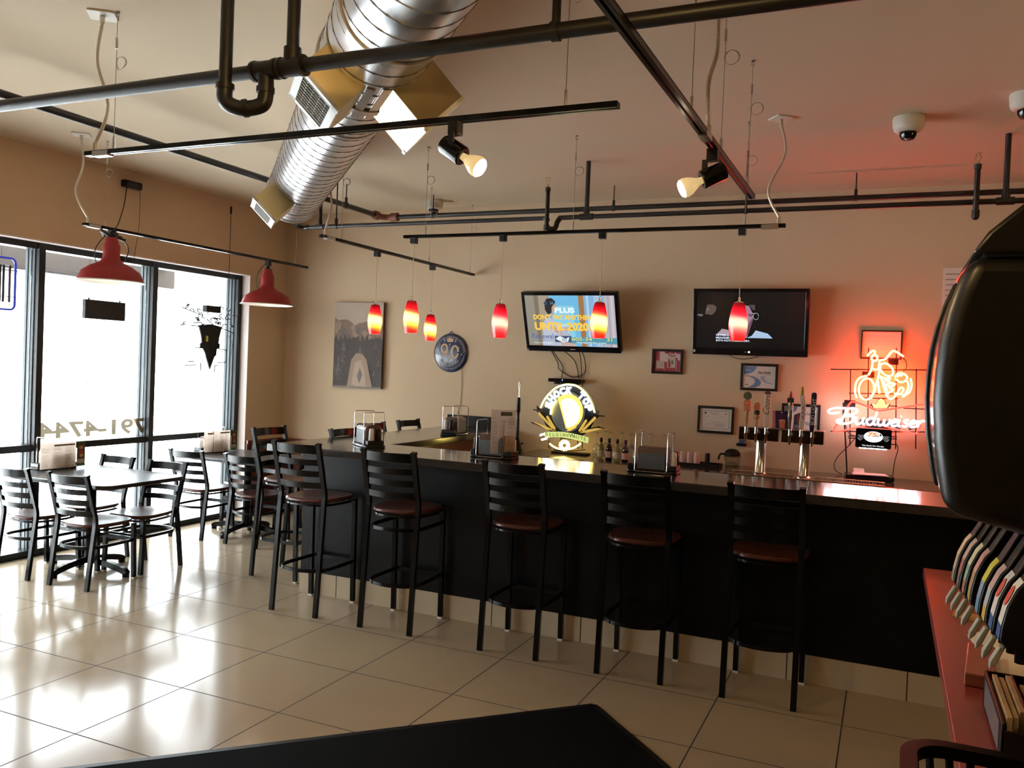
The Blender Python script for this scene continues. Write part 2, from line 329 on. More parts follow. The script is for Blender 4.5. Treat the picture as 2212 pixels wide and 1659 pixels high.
# ================================================================== LADDER-BACK SEATS
def make_seat(name, SZ, TZ, RZ, upper=False):
    root = thing(name, 'x', 'chair')
    def post(x):
        pts = [(x, -.215, 0), (x, -.19, SZ*.45), (x, -.165, SZ-.06), (x, -.158, SZ+.03), (x, -.178, SZ+.12), (x*1.0, -.242, TZ-.01)]
        c = catmull(pts, 5); return MB().rect(c, .030, .024, (1, 0, 0)).rect([c[-1]+V((0, .001, -.004)), c[-1]+V((0, -.003, .012))], .034, .03, (1, 0, 0))
    def py(z):                                            # y of the post centre line above the seat
        t = max(0, min(1, (z-SZ-.12)/(TZ-.01-SZ-.12))); return -.178-.064*t
    for x in (-.178, .178): post(x).build('rear_leg', 'blackm', root, local=True)
    for x in (-.178, .178):
        l = MB().rect([(x, .205, 0), (x, .195, SZ*.5), (x, .190, SZ-.035)], .028, .028, (1, 0, 0)).build('front_leg', 'blackm', root, local=True)
        MB().box(x-.016, x+.016, .19, .222, 0, .012).build('foot_glide', 'offw', l, local=True)
    for i, (z, h) in enumerate(((TZ-.038, .058), (TZ-.125, .040), (TZ-.202, .040), (TZ-.279, .040))):
        pts = [(x, py(z)-.040*(1-(x/.17)**2), z) for x in [-.166+.332*k/10 for k in range(11)]]
        lean = .18
        m = MB(); vs = []; fs = []
        for (x, y, zz) in pts:
            for dz, dy in ((-h/2, .004), (h/2, .004), (h/2, -.004), (-h/2, -.004)): vs.append((x, y+dy-dz*lean, zz+dz))
        for k in range(10):
            for j in range(4): fs.append((k*4+j, k*4+(j+1) % 4, k*4+4+(j+1) % 4, k*4+4+j))
        fs += [(0, 1, 2, 3), (43, 42, 41, 40)]
        m.add(vs, fs).build('back_slat', 'blackm', root, local=True)
    # saddle seat
    ol = []
    for k in range(40):
        a = 2*pi*k/40; e = .62
        x = math.copysign(abs(cos(a))**e, cos(a)); y = math.copysign(abs(sin(a))**e, sin(a))
        ol.append((x*(.195+.018*y), .018+y*.205))
    m = MB(); vs = []; fs = []; n = len(ol)
    rings = [(.90, SZ-.030, 0), (1.0, SZ-.018, 0), (1.0, SZ-.007, 0), (.965, SZ, 0), (.7, SZ-.002, 1), (.35, SZ-.009, 1)]
    for s_, z, c in rings: vs += [(x*s_, .018+(y-.018)*s_, z) for x, y in ol]
    vs.append((0, .018, SZ-.011)); vs.append((0, .018, SZ-.030))
    for i in range(len(rings)-1):
        for j in range(n): fs.append((i*n+j, i*n+(j+1) % n, (i+1)*n+(j+1) % n, (i+1)*n+j))
    for j in range(n):
        fs.append(((len(rings)-1)*n+j, (len(rings)-1)*n+(j+1) % n, len(rings)*n)); fs.append((j, len(rings)*n+1, (j+1) % n))
    m.add(vs, fs).build('seat', 'seat', root, local=True)
    fr = [(x*.9, .018+(y-.018)*.88, SZ-.043) for x, y in ol]
    MB().rect(fr, .012, .026, (0, 0, 1), True).build('seat_frame', 'blackm', root, local=True)
    def hoop(z):
        h = catmull([(-.172, .19, z), (-.176, .05, z), (-.172, -.10, z), (-.13, -.175, z), (-.06, -.205, z), (0, -.212, z), (.06, -.205, z), (.13, -.175, z), (.172, -.10, z), (.176, .05, z), (.172, .19, z)], 4)
        return MB().rect(h, .022, .012, (0, 0, 1))
    hoop(RZ).build('foot_ring', 'blackm', root, local=True)
    MB().bar((-.17, .197, RZ+.004), (.17, .197, RZ+.004), .012, .03).build('stretcher', 'blackm', root, local=True)
    if upper: hoop(SZ-.12).build('foot_ring', 'blackm', root, local=True)
    return root
def place(o, x, y, rz, label, cat, group):
    o.location = (x, y, 0); o.rotation_euler = (0, 0, rz); tag(o, label, cat, group)
st0 = make_seat('bar_stool', .76, 1.135, .29)
G1 = 'black ladder-back stools along the bar'
fl = ['dark metal bar stool facing the bar front, nearest the bar corner and the tables', None, 'dark metal bar stool facing the bar front, in front of the yellow glowing sign',
      'dark metal bar stool facing the bar front, beneath the napkin caddy beside the wine glasses', 'dark metal bar stool facing the bar front, last one towards the red counter']
first = True
for i, (x, a) in enumerate(((-3.52, 0), (-2.82, 2), (-1.97, 1), (-1.245, 2), (-.55, 0))):
    if i == 1:
        o = make_seat('bar_stool', .76, 1.135, .29, True); lb = 'dark metal bar stool with two foot rings, second along the bar front'
    else:
        o = st0 if first else dup(st0); first = False; lb = fl[i]
    place(o, x, 4.69, R(a), lb, 'bar stool', G1)
wl = ['dark metal bar stool standing clear of the bar corner, red light on its back post', 'dark metal bar stool pushed in closest to the short arm of the bar', 'dark metal bar stool on the short bar arm, half hidden behind the nearest napkin caddy', 'dark metal bar stool on the short bar arm, nearest the back wall']
for (x, y, a), lb in zip(((-4.20, 5.27, -90), (-3.765, 5.66, -91), (-3.955, 6.33, -93), (-3.965, 6.98, -91)), wl):
    place(dup(st0), x, y, R(a), lb, 'bar stool', G1)
ch0 = make_seat('dining_chair', .45, .812, .29)
G2 = 'black ladder-back chairs at the window tables'
cl = [(-5.79, 4.33, 0, 'dark metal chair facing the window table, at the left edge of the photo'),
      (-5.225, 4.345, 3, 'dark metal chair with its back to the room at the nearer window table'),
      (-5.83, 4.81, 178, 'dark metal chair on the far side of the nearer table, beside the menu holder'),
      (-5.25, 4.812, 184, 'dark metal chair on the far side of the nearer table, by its open corner'),
      (-5.80, 6.0, 3, 'dark metal chair at the farther table, back against the bright window'),
      (-5.17, 6.03, -2, 'dark metal chair with reddish seat on the near side of the farther table'),
      (-5.72, 6.55, 180, 'dark metal chair on the far side of the corner table, nearest the window'),
      (-5.08, 6.56, 183, 'dark metal chair on the far side of the corner table, nearest the bar')]
for i, (x, y, a, lb) in enumerate(cl):
    place(ch0 if i == 0 else dup(ch0), x, y, R(a), lb, 'chair', G2)

# ================================================================== TABLES
def make_table():
    root = thing('dining_table', 'x', 'table')
    MB().prism(rrect(-.60, .60, -.385, .385, .10), (0, 0, 0), (1, 0, 0), (0, 1, 0), .707, .737).build('table_top', 'table', root, bevel=.004, local=True)
    MB().cyl((0, 0, .06), (0, 0, .70), .038, 20).build('column', 'blackm', root, local=True)
    MB().box(-.2, .2, -.13, .13, .695, .707).build('top_plate', 'blackm', root, smooth=False, local=True)
    for dx, dy, L in ((1, 0, .40), (-1, 0, .40), (0, 1, .31), (0, -1, .31)):
        d = V((dx, dy, 0)); pts = [d*.02+V((0, 0, .085)), d*(L*.5)+V((0, 0, .072)), d*(L*.9)+V((0, 0, .045)), d*L+V((0, 0, .02))]
        m = MB().rect(catmull(pts, 4), .045, .035, (0, 0, 1)); e = d*(L-.01); m.cyl((e.x, e.y, 0), (e.x, e.y, .03), .026, 12)
        m.build('base_arm', 'blackm', root, local=True)
    return root
t1 = make_table(); t1.location = (-5.53, 4.56, 0); tag(t1, 'dark rounded-corner table shining in window light, nearest the camera', 'table', 'window tables')
t2 = dup(t1); t2.location = (-5.53, 6.28, 0); tag(t2, 'dark rounded-corner table in the corner by the wood wainscot', 'table', 'window tables')
# ================================================================== DUCT
da = R(44.14); dt = V((-sin(da), cos(da), 0)); dn = V((-cos(da), -sin(da), 0)); zz = V((0, 0, 1)); D0 = V((-2.558, 3.5, 2.95)); DR = .205
S0, S1 = -3.6, 2.52
du = thing('air_duct', 'large silver spiral air duct running diagonally under the ceiling', 'duct', tuple(D0))
pr = [(DR, S0), (DR, S1-.02), (DR+.012, S1-.02), (DR+.012, S1), (DR-.012, S1), (DR-.03, S1-.06)]
m = MB().lathe(pr, D0, 48, dt); m.lathe([(.001, S1-.06), (DR-.03, S1-.06)], D0, 48, dt)
m.build('duct_tube', 'duct', du, closed=False)
m = MB()
s = S0; seam = []
while s < S1-.1:
    k = 24; c = [D0+dt*(s+.125*i/k+.02*sin(2*pi*i/k))+(dn*cos(2*pi*i/k)+zz*sin(2*pi*i/k))*(DR+.0005) for i in range(k+1)]
    seam += c[:-1]; s += .125
m.sweep(seam, [(-.0025, -.0025), (.0025, -.0025), (.0025, .0025), (-.0025, .0025)], tuple(dt)).build('spiral_seam', 'ductseam', du)
m = MB().lathe([(DR+.001, -.70), (DR+.010, -.70), (DR+.010, -.64), (DR+.001, -.64)], D0, 40, dt).lathe([(DR+.001, -1.32), (DR+.009, -1.32), (DR+.009, -1.27), (DR+.001, -1.27)], D0, 40, dt); m.build('joint_band', 'steel', du)
def boot(s, d, L, W, Rr, grille):
    tn = d.cross(dt).normalized(); c = D0+dt*s
    m = MB(); m.obox(c+d*((.12+Rr)/2), d, dt, tn, Rr-.12, L, W); bo = m.build('boot_box', 'brass', du, smooth=False, bevel=.002)
    f = MB()
    for sg in (-1, 1):
        f.obox(c+d*(Rr+.004)+dt*(sg*(L/2-.014)), d, dt, tn, .016, .034, W+.012); f.obox(c+d*(Rr+.004)+tn*(sg*(W/2-.014)), d, dt, tn, .016, L+.006, .034)
    f.build('grille_frame', 'white', bo, smooth=False)
    MB().obox(c+d*(Rr+.002), d, dt, tn, .002, L-.04, W-.04).build('grille_shade_sheet', 'black', bo, smooth=False)  # black sheet stands in for the shade inside the grille
    g = MB(); n = 10
    for k in range(1, n): g.obox(c+d*(Rr+.006)+dt*((k/n-.5)*(L-.04)), d, dt, tn, .006, .0028, W-.04)
    for k in range(1, 5): g.obox(c+d*(Rr+.004)+tn*((k/5-.5)*(W-.04)), d, dt, tn, .003, L-.04, .002)
    g.build('louvers', 'white', bo, smooth=False)
    fl = MB()
    for sg in (-1, 1):
        th = sg*math.asin((W/2+.018)/DR); e1 = d*cos(th)+tn*sin(th); fl.obox(c+e1*(DR+.004), e1, dt, d.cross(dt)*cos(th)-d*sin(th), .004, L+.02, .035)
    fl.build('mounting_flange', 'steel', bo, smooth=False)
boot(-.78, (dn-zz).normalized(), .38, .21, .315, True); boot(-.80, (-dn-zz).normalized(), .40, .21, .37, True); boot(1.9, (dn-zz).normalized(), .34, .20, .36, True)
for s in (-2.6, -.2, 2.2):
    c = D0+dt*s; MB().lathe([(DR+.002, -.012), (DR+.006, -.012), (DR+.006, .012), (DR+.002, .012)], c, 40, dt).box(c.x-.004, c.x+.004, c.y-.004, c.y+.004, c.z+DR, ZC).build('hanger_strap', 'steel', du)

# ================================================================== SPRINKLER PIPES
def fitting(m, p, q, r): m.cyl(p, q, r, 14)
def pipe_run(m, p, q, r): m.cyl(p, q, r, 18)
p1 = thing('sprinkler_pipe', 'thick black pipe crossing in front of the silver duct near the camera', 'pipe', (-1.5, 2.37, 2.7))
MB().cyl((-6.38, 2.37, 2.70), (1.6, 2.37, 2.70), .0243, 20).build('pipe_run', 'pipe', p1)
m = MB()
for x in (-2.065, -1.95): m.cyl((x-.05, 2.37, 2.70), (x+.05, 2.37, 2.70), .033, 16); m.cyl((x-.054, 2.37, 2.70), (x-.04, 2.37, 2.70), .037, 16); m.cyl((x+.04, 2.37, 2.70), (x+.054, 2.37, 2.70), .037, 16)
m.cyl((-1.95, 2.37, 2.70), (-1.95, 2.37, 2.765), .031, 16); m.build('tee_fitting', 'pipe', p1)
MB().cyl((-1.95, 2.37, 2.72), (-1.95, 2.37, ZC), .0225, 18).build('riser', 'pipe', p1)
# the second riser loops under and up into the tee
m = MB().cyl((-2.185, 2.30, 2.60), (-2.185, 2.30, ZC), .0225, 18); m.build('riser', 'pipe', p1)
lo = catmull([(-2.185, 2.30, 2.63), (-2.185, 2.30, 2.595), (-2.172, 2.305, 2.572), (-2.135, 2.33, 2.56), (-2.085, 2.36, 2.572), (-2.065, 2.37, 2.60), (-2.065, 2.37, 2.69)], 6)
m = MB().tube(lo, .0275, 14); m.cyl((-2.185, 2.30, 2.622), (-2.185, 2.30, 2.642), .032, 14); m.cyl((-2.065, 2.37, 2.62), (-2.065, 2.37, 2.64), .032, 14); m.cyl((-2.13, 2.333, 2.560), (-2.115, 2.341, 2.563), .032, 14); m.build('elbow', 'pipe', p1)
m = MB().cyl((-.965, 2.37, 2.73), (-.965, 2.37, ZC), .006, 8).cyl((-.965, 2.37, 2.725), (-.965, 2.37, 2.80), .014, 10).lathe([(.026, -.012), (.030, -.012), (.030, .012), (.026, .012)], (-.965, 2.37, 2.70), 20, (1, 0, 0), True); m.build('pipe_hanger', 'pipe', p1)

p2 = thing('sprinkler_pipe', 'long black pipe high along the window side, turning at a rusty coupling', 'pipe', (-4.5, 4, 3.0))
MB().cyl((-4.49, -3.1, 3.06), (-4.49, 6.75, 3.06), .024, 18).build('pipe_run', 'pipe', p2)
MB().cyl((-4.37, 6.86, 3.06), (3.9, 6.86, 3.06), .021, 18).build('pipe_run', 'pipe', p2)
m = MB().tube(catmull([(-4.49, 6.73, 3.06), (-4.49, 6.80, 3.06), (-4.45, 6.85, 3.06), (-4.37, 6.86, 3.06)], 5), .027, 12); m.cyl((-4.49, 6.70, 3.06), (-4.49, 6.76, 3.06), .040, 14); m.cyl((-4.40, 6.86, 3.06), (-4.33, 6.86, 3.06), .040, 14); m.build('coupling', 'rust', p2)
for x in (-3.95, -2.2, -.3, 1.5):
    MB().lathe([(.022, -.01), (.027, -.01), (.027, .01), (.022, .01)], (x, 6.86, 3.06), 16, (1, 0, 0), True).cyl((x, 6.86, 3.08), (x, 6.86, ZC), .005, 8).cyl((x, 6.86, 3.08), (x, 6.86, 3.125), .012, 10).build('pipe_hanger', 'pipe', p2)
for y in (3.0, 6.25):
    MB().lathe([(.025, -.01), (.030, -.01), (.030, .01), (.025, .01)], (-4.49, y, 3.06), 16, (0, 1, 0), True).cyl((-4.49, y, 3.08), (-4.49, y, ZC), .005, 8).cyl((-4.49, y, 3.08), (-4.49, y, 3.13), .012, 10).build('pipe_hanger', 'pipe', p2)
PYB = 6.02
p3 = thing('sprinkler_pipe', 'thinner black pipe with upright sprinkler heads above the back counter', 'pipe', (-2, PYB, 2.83))
MB().cyl((-4.72, PYB, 2.835), (-2.47, PYB, 2.835), .017, 16).build('pipe_run', 'pipe', p3)
MB().cyl((-2.36, PYB, 2.835), (3.9, PYB, 2.835), .018, 16).build('pipe_run', 'pipe', p3)
m = MB().tube(catmull([(-4.72, PYB, 2.835), (-4.76, PYB, 2.835), (-4.775, PYB-.02, 2.835), (-4.775, PYB-.10, 2.835)], 5), .022, 12).cyl((-4.63, PYB, 2.835), (-4.55, PYB, 2.835), .023, 12).cyl((-4.59, PYB, 2.835), (-4.59, PYB, 2.90), .021, 12); m.build('elbow', 'pipe', p3)
MB().cyl((-4.59, PYB, 2.86), (-4.59, PYB, ZC), .016, 12).build('riser', 'pipe', p3)
for x in (-2.14, .60):
    m = MB().cyl((x, PYB, 2.84), (x, PYB, ZC), .0175, 14); m.cyl((x, PYB, 2.84), (x, PYB, 2.885), .024, 14); m.cyl((x-.05, PYB, 2.835), (x+.05, PYB, 2.835), .025, 14); m.build('riser', 'pipe', p3)
def head(x, jog):
    y = PYB-.05
    m = MB().cyl((x, y, 2.735), (x, y, 3.045), .0165, 14).cyl((x, y, 3.03), (x, y, 3.06), .021, 14).cyl((x, y, 2.735), (x, y, 2.775), .023, 14)
    if jog:
        m.tube(catmull([(x, y, 2.755), (x+.03, y+.01, 2.745), (x+.06, y+.03, 2.755), (x+.065, PYB, 2.80), (x+.09, PYB, 2.835)], 5), .020, 12); m.cyl((-2.48, PYB, 2.835), (x-.0, PYB-.03, 2.815), .018, 12)
    else: m.cyl((x, y, 2.84), (x, PYB, 2.84), .02, 12); m.ball((x, y, 2.735), .022, 8)
    rs = m.build('sprinkler_riser', 'pipe', p3)
    h = MB().cyl((x, y, 3.06), (x, y, 3.08), .010, 10)
    for sg in (-1, 1): h.tube([(x+sg*.008, y, 3.08), (x+sg*.017, y, 3.10), (x+sg*.006, y, 3.125)], .003, 6)
    h.cyl((x, y, 3.125), (x, y, 3.129), .022, 14); h.build('sprinkler_head', M['brass'], rs)
head(-2.44, True); head(.437, False)
MB().cyl((-4.42, PYB, 2.85), (-4.42, PYB, ZC), .006, 8).cyl((-4.42, PYB, 2.85), (-4.42, PYB, 2.90), .014, 10).lathe([(.018, -.01), (.023, -.01), (.023, .01), (.018, .01)], (-4.42, PYB, 2.835), 16, (1, 0, 0), True).build('pipe_hanger', 'pipe', p3)
MB().cyl((-.97, PYB, 2.85), (-.97, PYB, ZC), .0075, 8).lathe([(.019, -.01), (.024, -.01), (.024, .01), (.019, .01)], (-.97, PYB, 2.835), 16, (1, 0, 0), True).build('pipe_hanger', 'pipe', p3)

# ================================================================== LIGHT TRACKS
ZT = 2.605
def track(label, a, b, cables, feed=None, zc=ZT):
    """a, b: end points; cables: fractions along the rail; feed: (fraction, ceiling dx, ceiling dy)"""
    a = V((*a, zc)); b = V((*b, zc)); d = (b-a).normalized(); sd = V((-d.y, d.x, 0)); mid = (a+b)/2
    t = thing('light_track', label, 'light track', tuple(mid))
    r = MB(); L = (b-a).length
    r.obox(mid+V((0, 0, .009)), d, sd, (0, 0, 1), L, .035, .004); r.obox(mid+sd*.0155, d, sd, (0, 0, 1), L, .004, .020); r.obox(mid-sd*.0155, d, sd, (0, 0, 1), L, .004, .020)
    r.obox(mid+sd*.0095+V((0, 0, -.009)), d, sd, (0, 0, 1), L, .009, .003); r.obox(mid-sd*.0095+V((0, 0, -.009)), d, sd, (0, 0, 1), L, .009, .003)
    r.obox(a, d, sd, (0, 0, 1), .004, .034, .02); r.obox(b, d, sd, (0, 0, 1), .004, .034, .02)
    r.build('rail', 'blackm', t, smooth=False)
    for i, fr in enumerate(cables):
        p = a+(b-a)*fr
        c = MB().tube([(p.x, p.y, zc+.06), (p.x, p.y, ZC-.02)], .0016, 6); c.lathe([(.009, 0), (.009, .004), (.003, .006)], (p.x, p.y, ZC-.006), 10)
        c.tube([(p.x+.008*cos(q), p.y, ZC-.02+.008*sin(q)) for q in [2*pi*k/10 for k in range(10)]], .0018, 5, True)
        co_ = c.build('hanging_cable', 'cable', t)
        MB().cyl((p.x, p.y, zc+.01), (p.x, p.y, zc+.07), .006, 8).cyl((p.x, p.y, ZC-.17), (p.x, p.y, ZC-.12), .006, 8).build('cable_gripper', 'steel', co_)
        rg = random.Random(i+int(abs(a.x)*100)); z0 = ZC-.24
        q = [(p.x+.028+.030*cos(k*.62)*(1+.12*sin(k)), p.y+.006*sin(k*1.3), z0+.030*sin(k*.62)*(1+.1*cos(k*.7))) for k in range(26)]
        MB().tube(catmull(q, 2), .0012, 5).build('spare_coil', 'cable', co_)
    if feed:
        fr, dx, dy, plate, bow = feed; p = a+(b-a)*fr
        f = MB().cyl((p.x, p.y, zc+.01), (p.x, p.y, zc+.05), .012, 10)
        q = catmull([(p.x, p.y, zc+.05), (p.x+bow[0], p.y+bow[1], zc+.22), (p.x+dx*.8-bow[0]*.4, p.y+dy*.8, zc+.43), (p.x+dx, p.y+dy, ZC-.04)], 10)
        n = len(q); k = 8; vs = []; 
        f.tube(q, .0072, 8); 
        for j in range(2, len(q)-1):
            for h in (0, .5):
                c0 = q[j]+(q[j+1]-q[j])*h; dd = (q[j+1]-q[j]).normalized(); f.cyl(c0-dd*.0018, c0+dd*.0018, .0088, 8)
        f.cyl((p.x+dx, p.y+dy, ZC-.045), (p.x+dx, p.y+dy, ZC-.01), .012, 10); f.build('feed_conduit', 'conduit', t)
        MB().obox(p+d*.05*(1 if fr < .5 else -1)+V((0, 0, -.004)), d, sd, (0, 0, 1), .10, .037, .024).build('feed_box', 'steel', t, smooth=False)
        if plate: MB().prism(rrect(-.06, .06, -.06, .06, .01), (p.x+dx, p.y+dy, ZC), V((cos(.7), sin(.7), 0)), V((-sin(.7), cos(.7), 0)), -.008, 0).build('ceiling_plate', 'offw', t)
    return t
track('black light track crossing below the duct, with one lamp head aimed right', (-3.50, 2.81), (-.90, 2.81), (.066, .925), (.02, .02, .0, True, (.05, .02)))
track('black light track running towards the back wall, its end glowing red', (-.69, .2), (-.69, 4.45), (.66, .795, .965), (.73, -.05, .35, False, (-.01, .02)))
track('black light track with four red glass pendants across the bar', (-3.30, 5.33), (-.62, 5.33), (.065, .49, .91), (.985, -.01, -.02, True, (-.07, 0)))
track('black light track with two red glass pendants over the short bar arm', (-3.80, 5.00), (-3.80, 7.44), (.10, .64, .97), (.02, .0, .06, False, (.03, .02)), 2.575)
track('black light track with two red barn lamps by the windows', (-5.42, 4.34), (-5.42, 6.92), (.07, .93), (.012, -.03, -.05, True, (-.02, -.09)), 2.60)

def adapter(m, p, h=.05): return m.box(p[0]-.022, p[0]+.022, p[1]-.022, p[1]+.022, p[2]-.012-h, p[2]-.008)
def spot_head(label, p, aim, side):
    p = V(p); t = thing('track_spot_lamp', label, 'spot lamp', tuple(p), 0, 'bare-bulb track heads')
    adapter(MB(), p, .045).build('track_adapter', 'blackp', t, smooth=False, bevel=.003)
    ax = V(aim).normalized(); c = p+V((0, 0, -.115))
    j = p+V(side)*.03
    MB().bar((j.x, j.y, p.z-.05), (j.x, j.y, p.z-.125), .012, .022, (1, 0, 0)).build('swivel_arm', 'blackp', t, smooth=False)
    hold = MB().lathe([(.004, -.055), (.034, -.055), (.038, -.045), (.038, .04), (.034, .045), (.02, .045)], c, 24, ax); hold.build('lamp_holder', 'blackm', t)
    bl = MB().lathe([(.014, .04), (.016, .06), (.026, .078), (.036, .10), (.040, .118), (.037, .130)], c, 24, ax).build('reflector_bulb', M['bulb'], t, closed=False)
    MB().lathe([(.037, .130), (.030, .138), (.015, .142), (.0005, .143)], c, 24, ax).build('bulb_face', M['bulbface'], bl, closed=False)
    return c+ax*.19
M['bulb'] = mat('bulb_glass', (.85, .70, .42), .15, spec=.6, emit=(1, .75, .35), es=.5)
M['bulbface'] = emat('bulb_face_lit', (1, .86, .6), 14)
SPA = spot_head('black spot lamp with a lit bulb pointing right, below the crossing track', (-1.535, 2.81, ZT), (.80, .0, -.52), (0, -1, 0))
SPB = spot_head('black spot lamp with a lit bulb pointing left, under the red-lit track', (-.69, 3.42, ZT-.005), (-.78, -.35, -.42), (-1, 0, 0))

# red glass pendants
def glass_red(pink):
    m = bpy.data.materials.new('red_art_glass'); m.use_nodes = True; nt = m.node_tree; nt.nodes.clear()
    N = nt.nodes.new; L = nt.links.new
    o = N('ShaderNodeOutputMaterial'); tc = N('ShaderNodeTexCoord'); sp = N('ShaderNodeSeparateXYZ'); L(tc.outputs['Object'], sp.inputs[0])
    at = N('ShaderNodeMath'); at.operation = 'ARCTAN2'; L(sp.outputs[1], at.inputs[0]); L(sp.outputs[0], at.inputs[1])
    mz = N('ShaderNodeMath'); mz.operation = 'MULTIPLY_ADD'; mz.inputs[1].default_value = .010; L(at.outputs[0], mz.inputs[0]); L(sp.outputs[2], mz.inputs[2])     # slanted height
    w1 = N('ShaderNodeMath'); w1.operation = 'MULTIPLY'; w1.inputs[1].default_value = 520; L(mz.outputs[0], w1.inputs[0])
    w2 = N('ShaderNodeMath'); w2.operation = 'SINE'; L(w1.outputs[0], w2.inputs[0])
    a2 = N('ShaderNodeMath'); a2.operation = 'MULTIPLY'; a2.inputs[1].default_value = 26; L(at.outputs[0], a2.inputs[0]); a3 = N('ShaderNodeMath'); a3.operation = 'SINE'; L(a2.outputs[0], a3.inputs[0])
    pp = N('ShaderNodeMath'); pp.operation = 'MULTIPLY'; L(w2.outputs[0], pp.inputs[0]); L(a3.outputs[0], pp.inputs[1])
    jz = N('ShaderNodeMath'); jz.operation = 'MULTIPLY_ADD'; jz.inputs[1].default_value = .010; L(pp.outputs[0], jz.inputs[0]); L(mz.outputs[0], jz.inputs[2])
    mr = N('ShaderNodeMapRange'); mr.inputs[1].default_value = -.24; mr.inputs[2].default_value = 0; L(jz.outputs[0], mr.inputs[0])
    rp = N('ShaderNodeValToRGB'); e = rp.color_ramp.elements
    e[0].position = .0; e[0].color = (.75, .02, .03, 1); e[1].position = 1; e[1].color = (.16, .0, .008, 1)
    for ps, c in (((.10, (.80, .03, .06, 1)), (.25, (.95, .12, .16, 1)), (.40, (1, .30, .30, 1)), (.52, (.95, .16, .20, 1)), (.62, (.8, .02, .05, 1)), (.75, (.5, .004, .03, 1))) if pink else ((.10, (.85, .05, .04, 1)), (.22, (1, .45, .06, 1)), (.36, (1, .80, .28, 1)), (.54, (1, .78, .25, 1)), (.61, (.9, .10, .06, 1)), (.72, (.55, .004, .02, 1)))):
        q = e.new(ps); q.color = c
    L(mr.outputs[0], rp.inputs[0])
    tl = N('ShaderNodeBsdfTranslucent'); L(rp.outputs[0], tl.inputs[0]); df = N('ShaderNodeBsdfDiffuse'); L(rp.outputs[0], df.inputs[0])
    m1 = N('ShaderNodeMixShader'); m1.inputs[0].default_value = .75; L(df.outputs[0], m1.inputs[1]); L(tl.outputs[0], m1.inputs[2])
    gl = N('ShaderNodeBsdfGlossy'); gl.inputs['Roughness'].default_value = .12; m2 = N('ShaderNodeMixShader'); m2.inputs[0].default_value = .06; L(m1.outputs[0], m2.inputs[1]); L(gl.outputs[0], m2.inputs[2]); L(m2.outputs[0], o.inputs[0])
    return m
M['redglass'] = glass_red(False); M['pinkglass'] = glass_red(True)
def pendant(name='glass_pendant_lamp'):
    t = thing(name, 'x', 'pendant lamp')                  # origin: top of the shade
    prof = [(.028, 0), (.034, -.004), (.048, -.06), (.0555, -.11), (.057, -.14), (.053, -.18), (.044, -.225), (.041, -.235)]
    sh = MB().lathe([tuple(q[:2]) for q in catmull([(a, b_, 0) for a, b_ in prof], 4)], (0, 0, 0), 32).build('glass_shade', 'redglass', t, closed=False, local=True)
    MB().lathe([(.0415, -.231), (.0415, -.236), (.0385, -.236), (.0385, -.231)], (0, 0, 0), 32).build('shade_rim', M['rimglow'], sh, local=True)
    MB().lathe([(.0005, .012), (.018, .010), (.030, .002), (.030, -.003), (.0005, -.004)], (0, 0, 0), 24).cyl((0, 0, .01), (0, 0, .035), .007, 12).build('shade_cap', 'chrome', t, local=True)
    bu = MB().lathe([(.008, -.02), (.009, -.05), (.017, -.08), (.019, -.10), (.012, -.118), (.0005, -.122)], (0, 0, 0), 16).build('bulb', M['pbulb'], t, closed=False, local=True)
    MB().tube([(0, 0, .03), (0, 0, .41)], .0028, 6).build('cord', 'cord', t, local=True)
    adapter(MB(), (0, 0, .462), .04).build('track_adapter', 'blackp', t, smooth=False, bevel=.003, local=True)
    return t
M['rimglow'] = mat('shade_rim_glass', (.9, .75, .75), .3); M['pbulb'] = emat('pendant_bulb_lit', (1, .72, .38), 6)
pd0 = pendant(); PEND = []
pl = [((-3.218, 5.33, 2.135), 'red glass pendant glowing brightest at its middle, at the left end of its track'),
      ((-2.50, 5.33, 2.115), 'red glass pendant hanging by itself between the round blue sign and the left television'),
      ((-1.776, 5.33, 2.13), 'red and yellow glass pendant hanging in front of the left television'),
      ((-.873, 5.33, 2.135), 'deep red glass pendant hanging in front of the right television'),
      ((-3.80, 5.735, 2.135), 'red and yellow glass pendant in front of the canvas picture'),
      ((-3.80, 6.63, 2.12), 'lowest-hanging small red glass pendant over the short bar arm')]
for i, (p, lb) in enumerate(pl):
    o = pd0 if i == 0 else dup(pd0); o.location = p; tag(o, lb, 'pendant lamp', 'red glass pendants'); PEND.append(p)
    zt = 2.575 if i > 3 else ZT
    if i in (1, 3):
        for c in o.children:
            if c.name.startswith('glass_shade'): c.data = c.data.copy(); c.data.materials[0] = M['pinkglass']
    for c in o.children:
        if c.name.startswith('track_adapter'): c.location.z = zt-p[2]-.462
        if c.name.startswith('cord'): c.scale.z = (zt-.045-p[2]-.03)/.38; c.location.z = .03-.03*c.scale.z
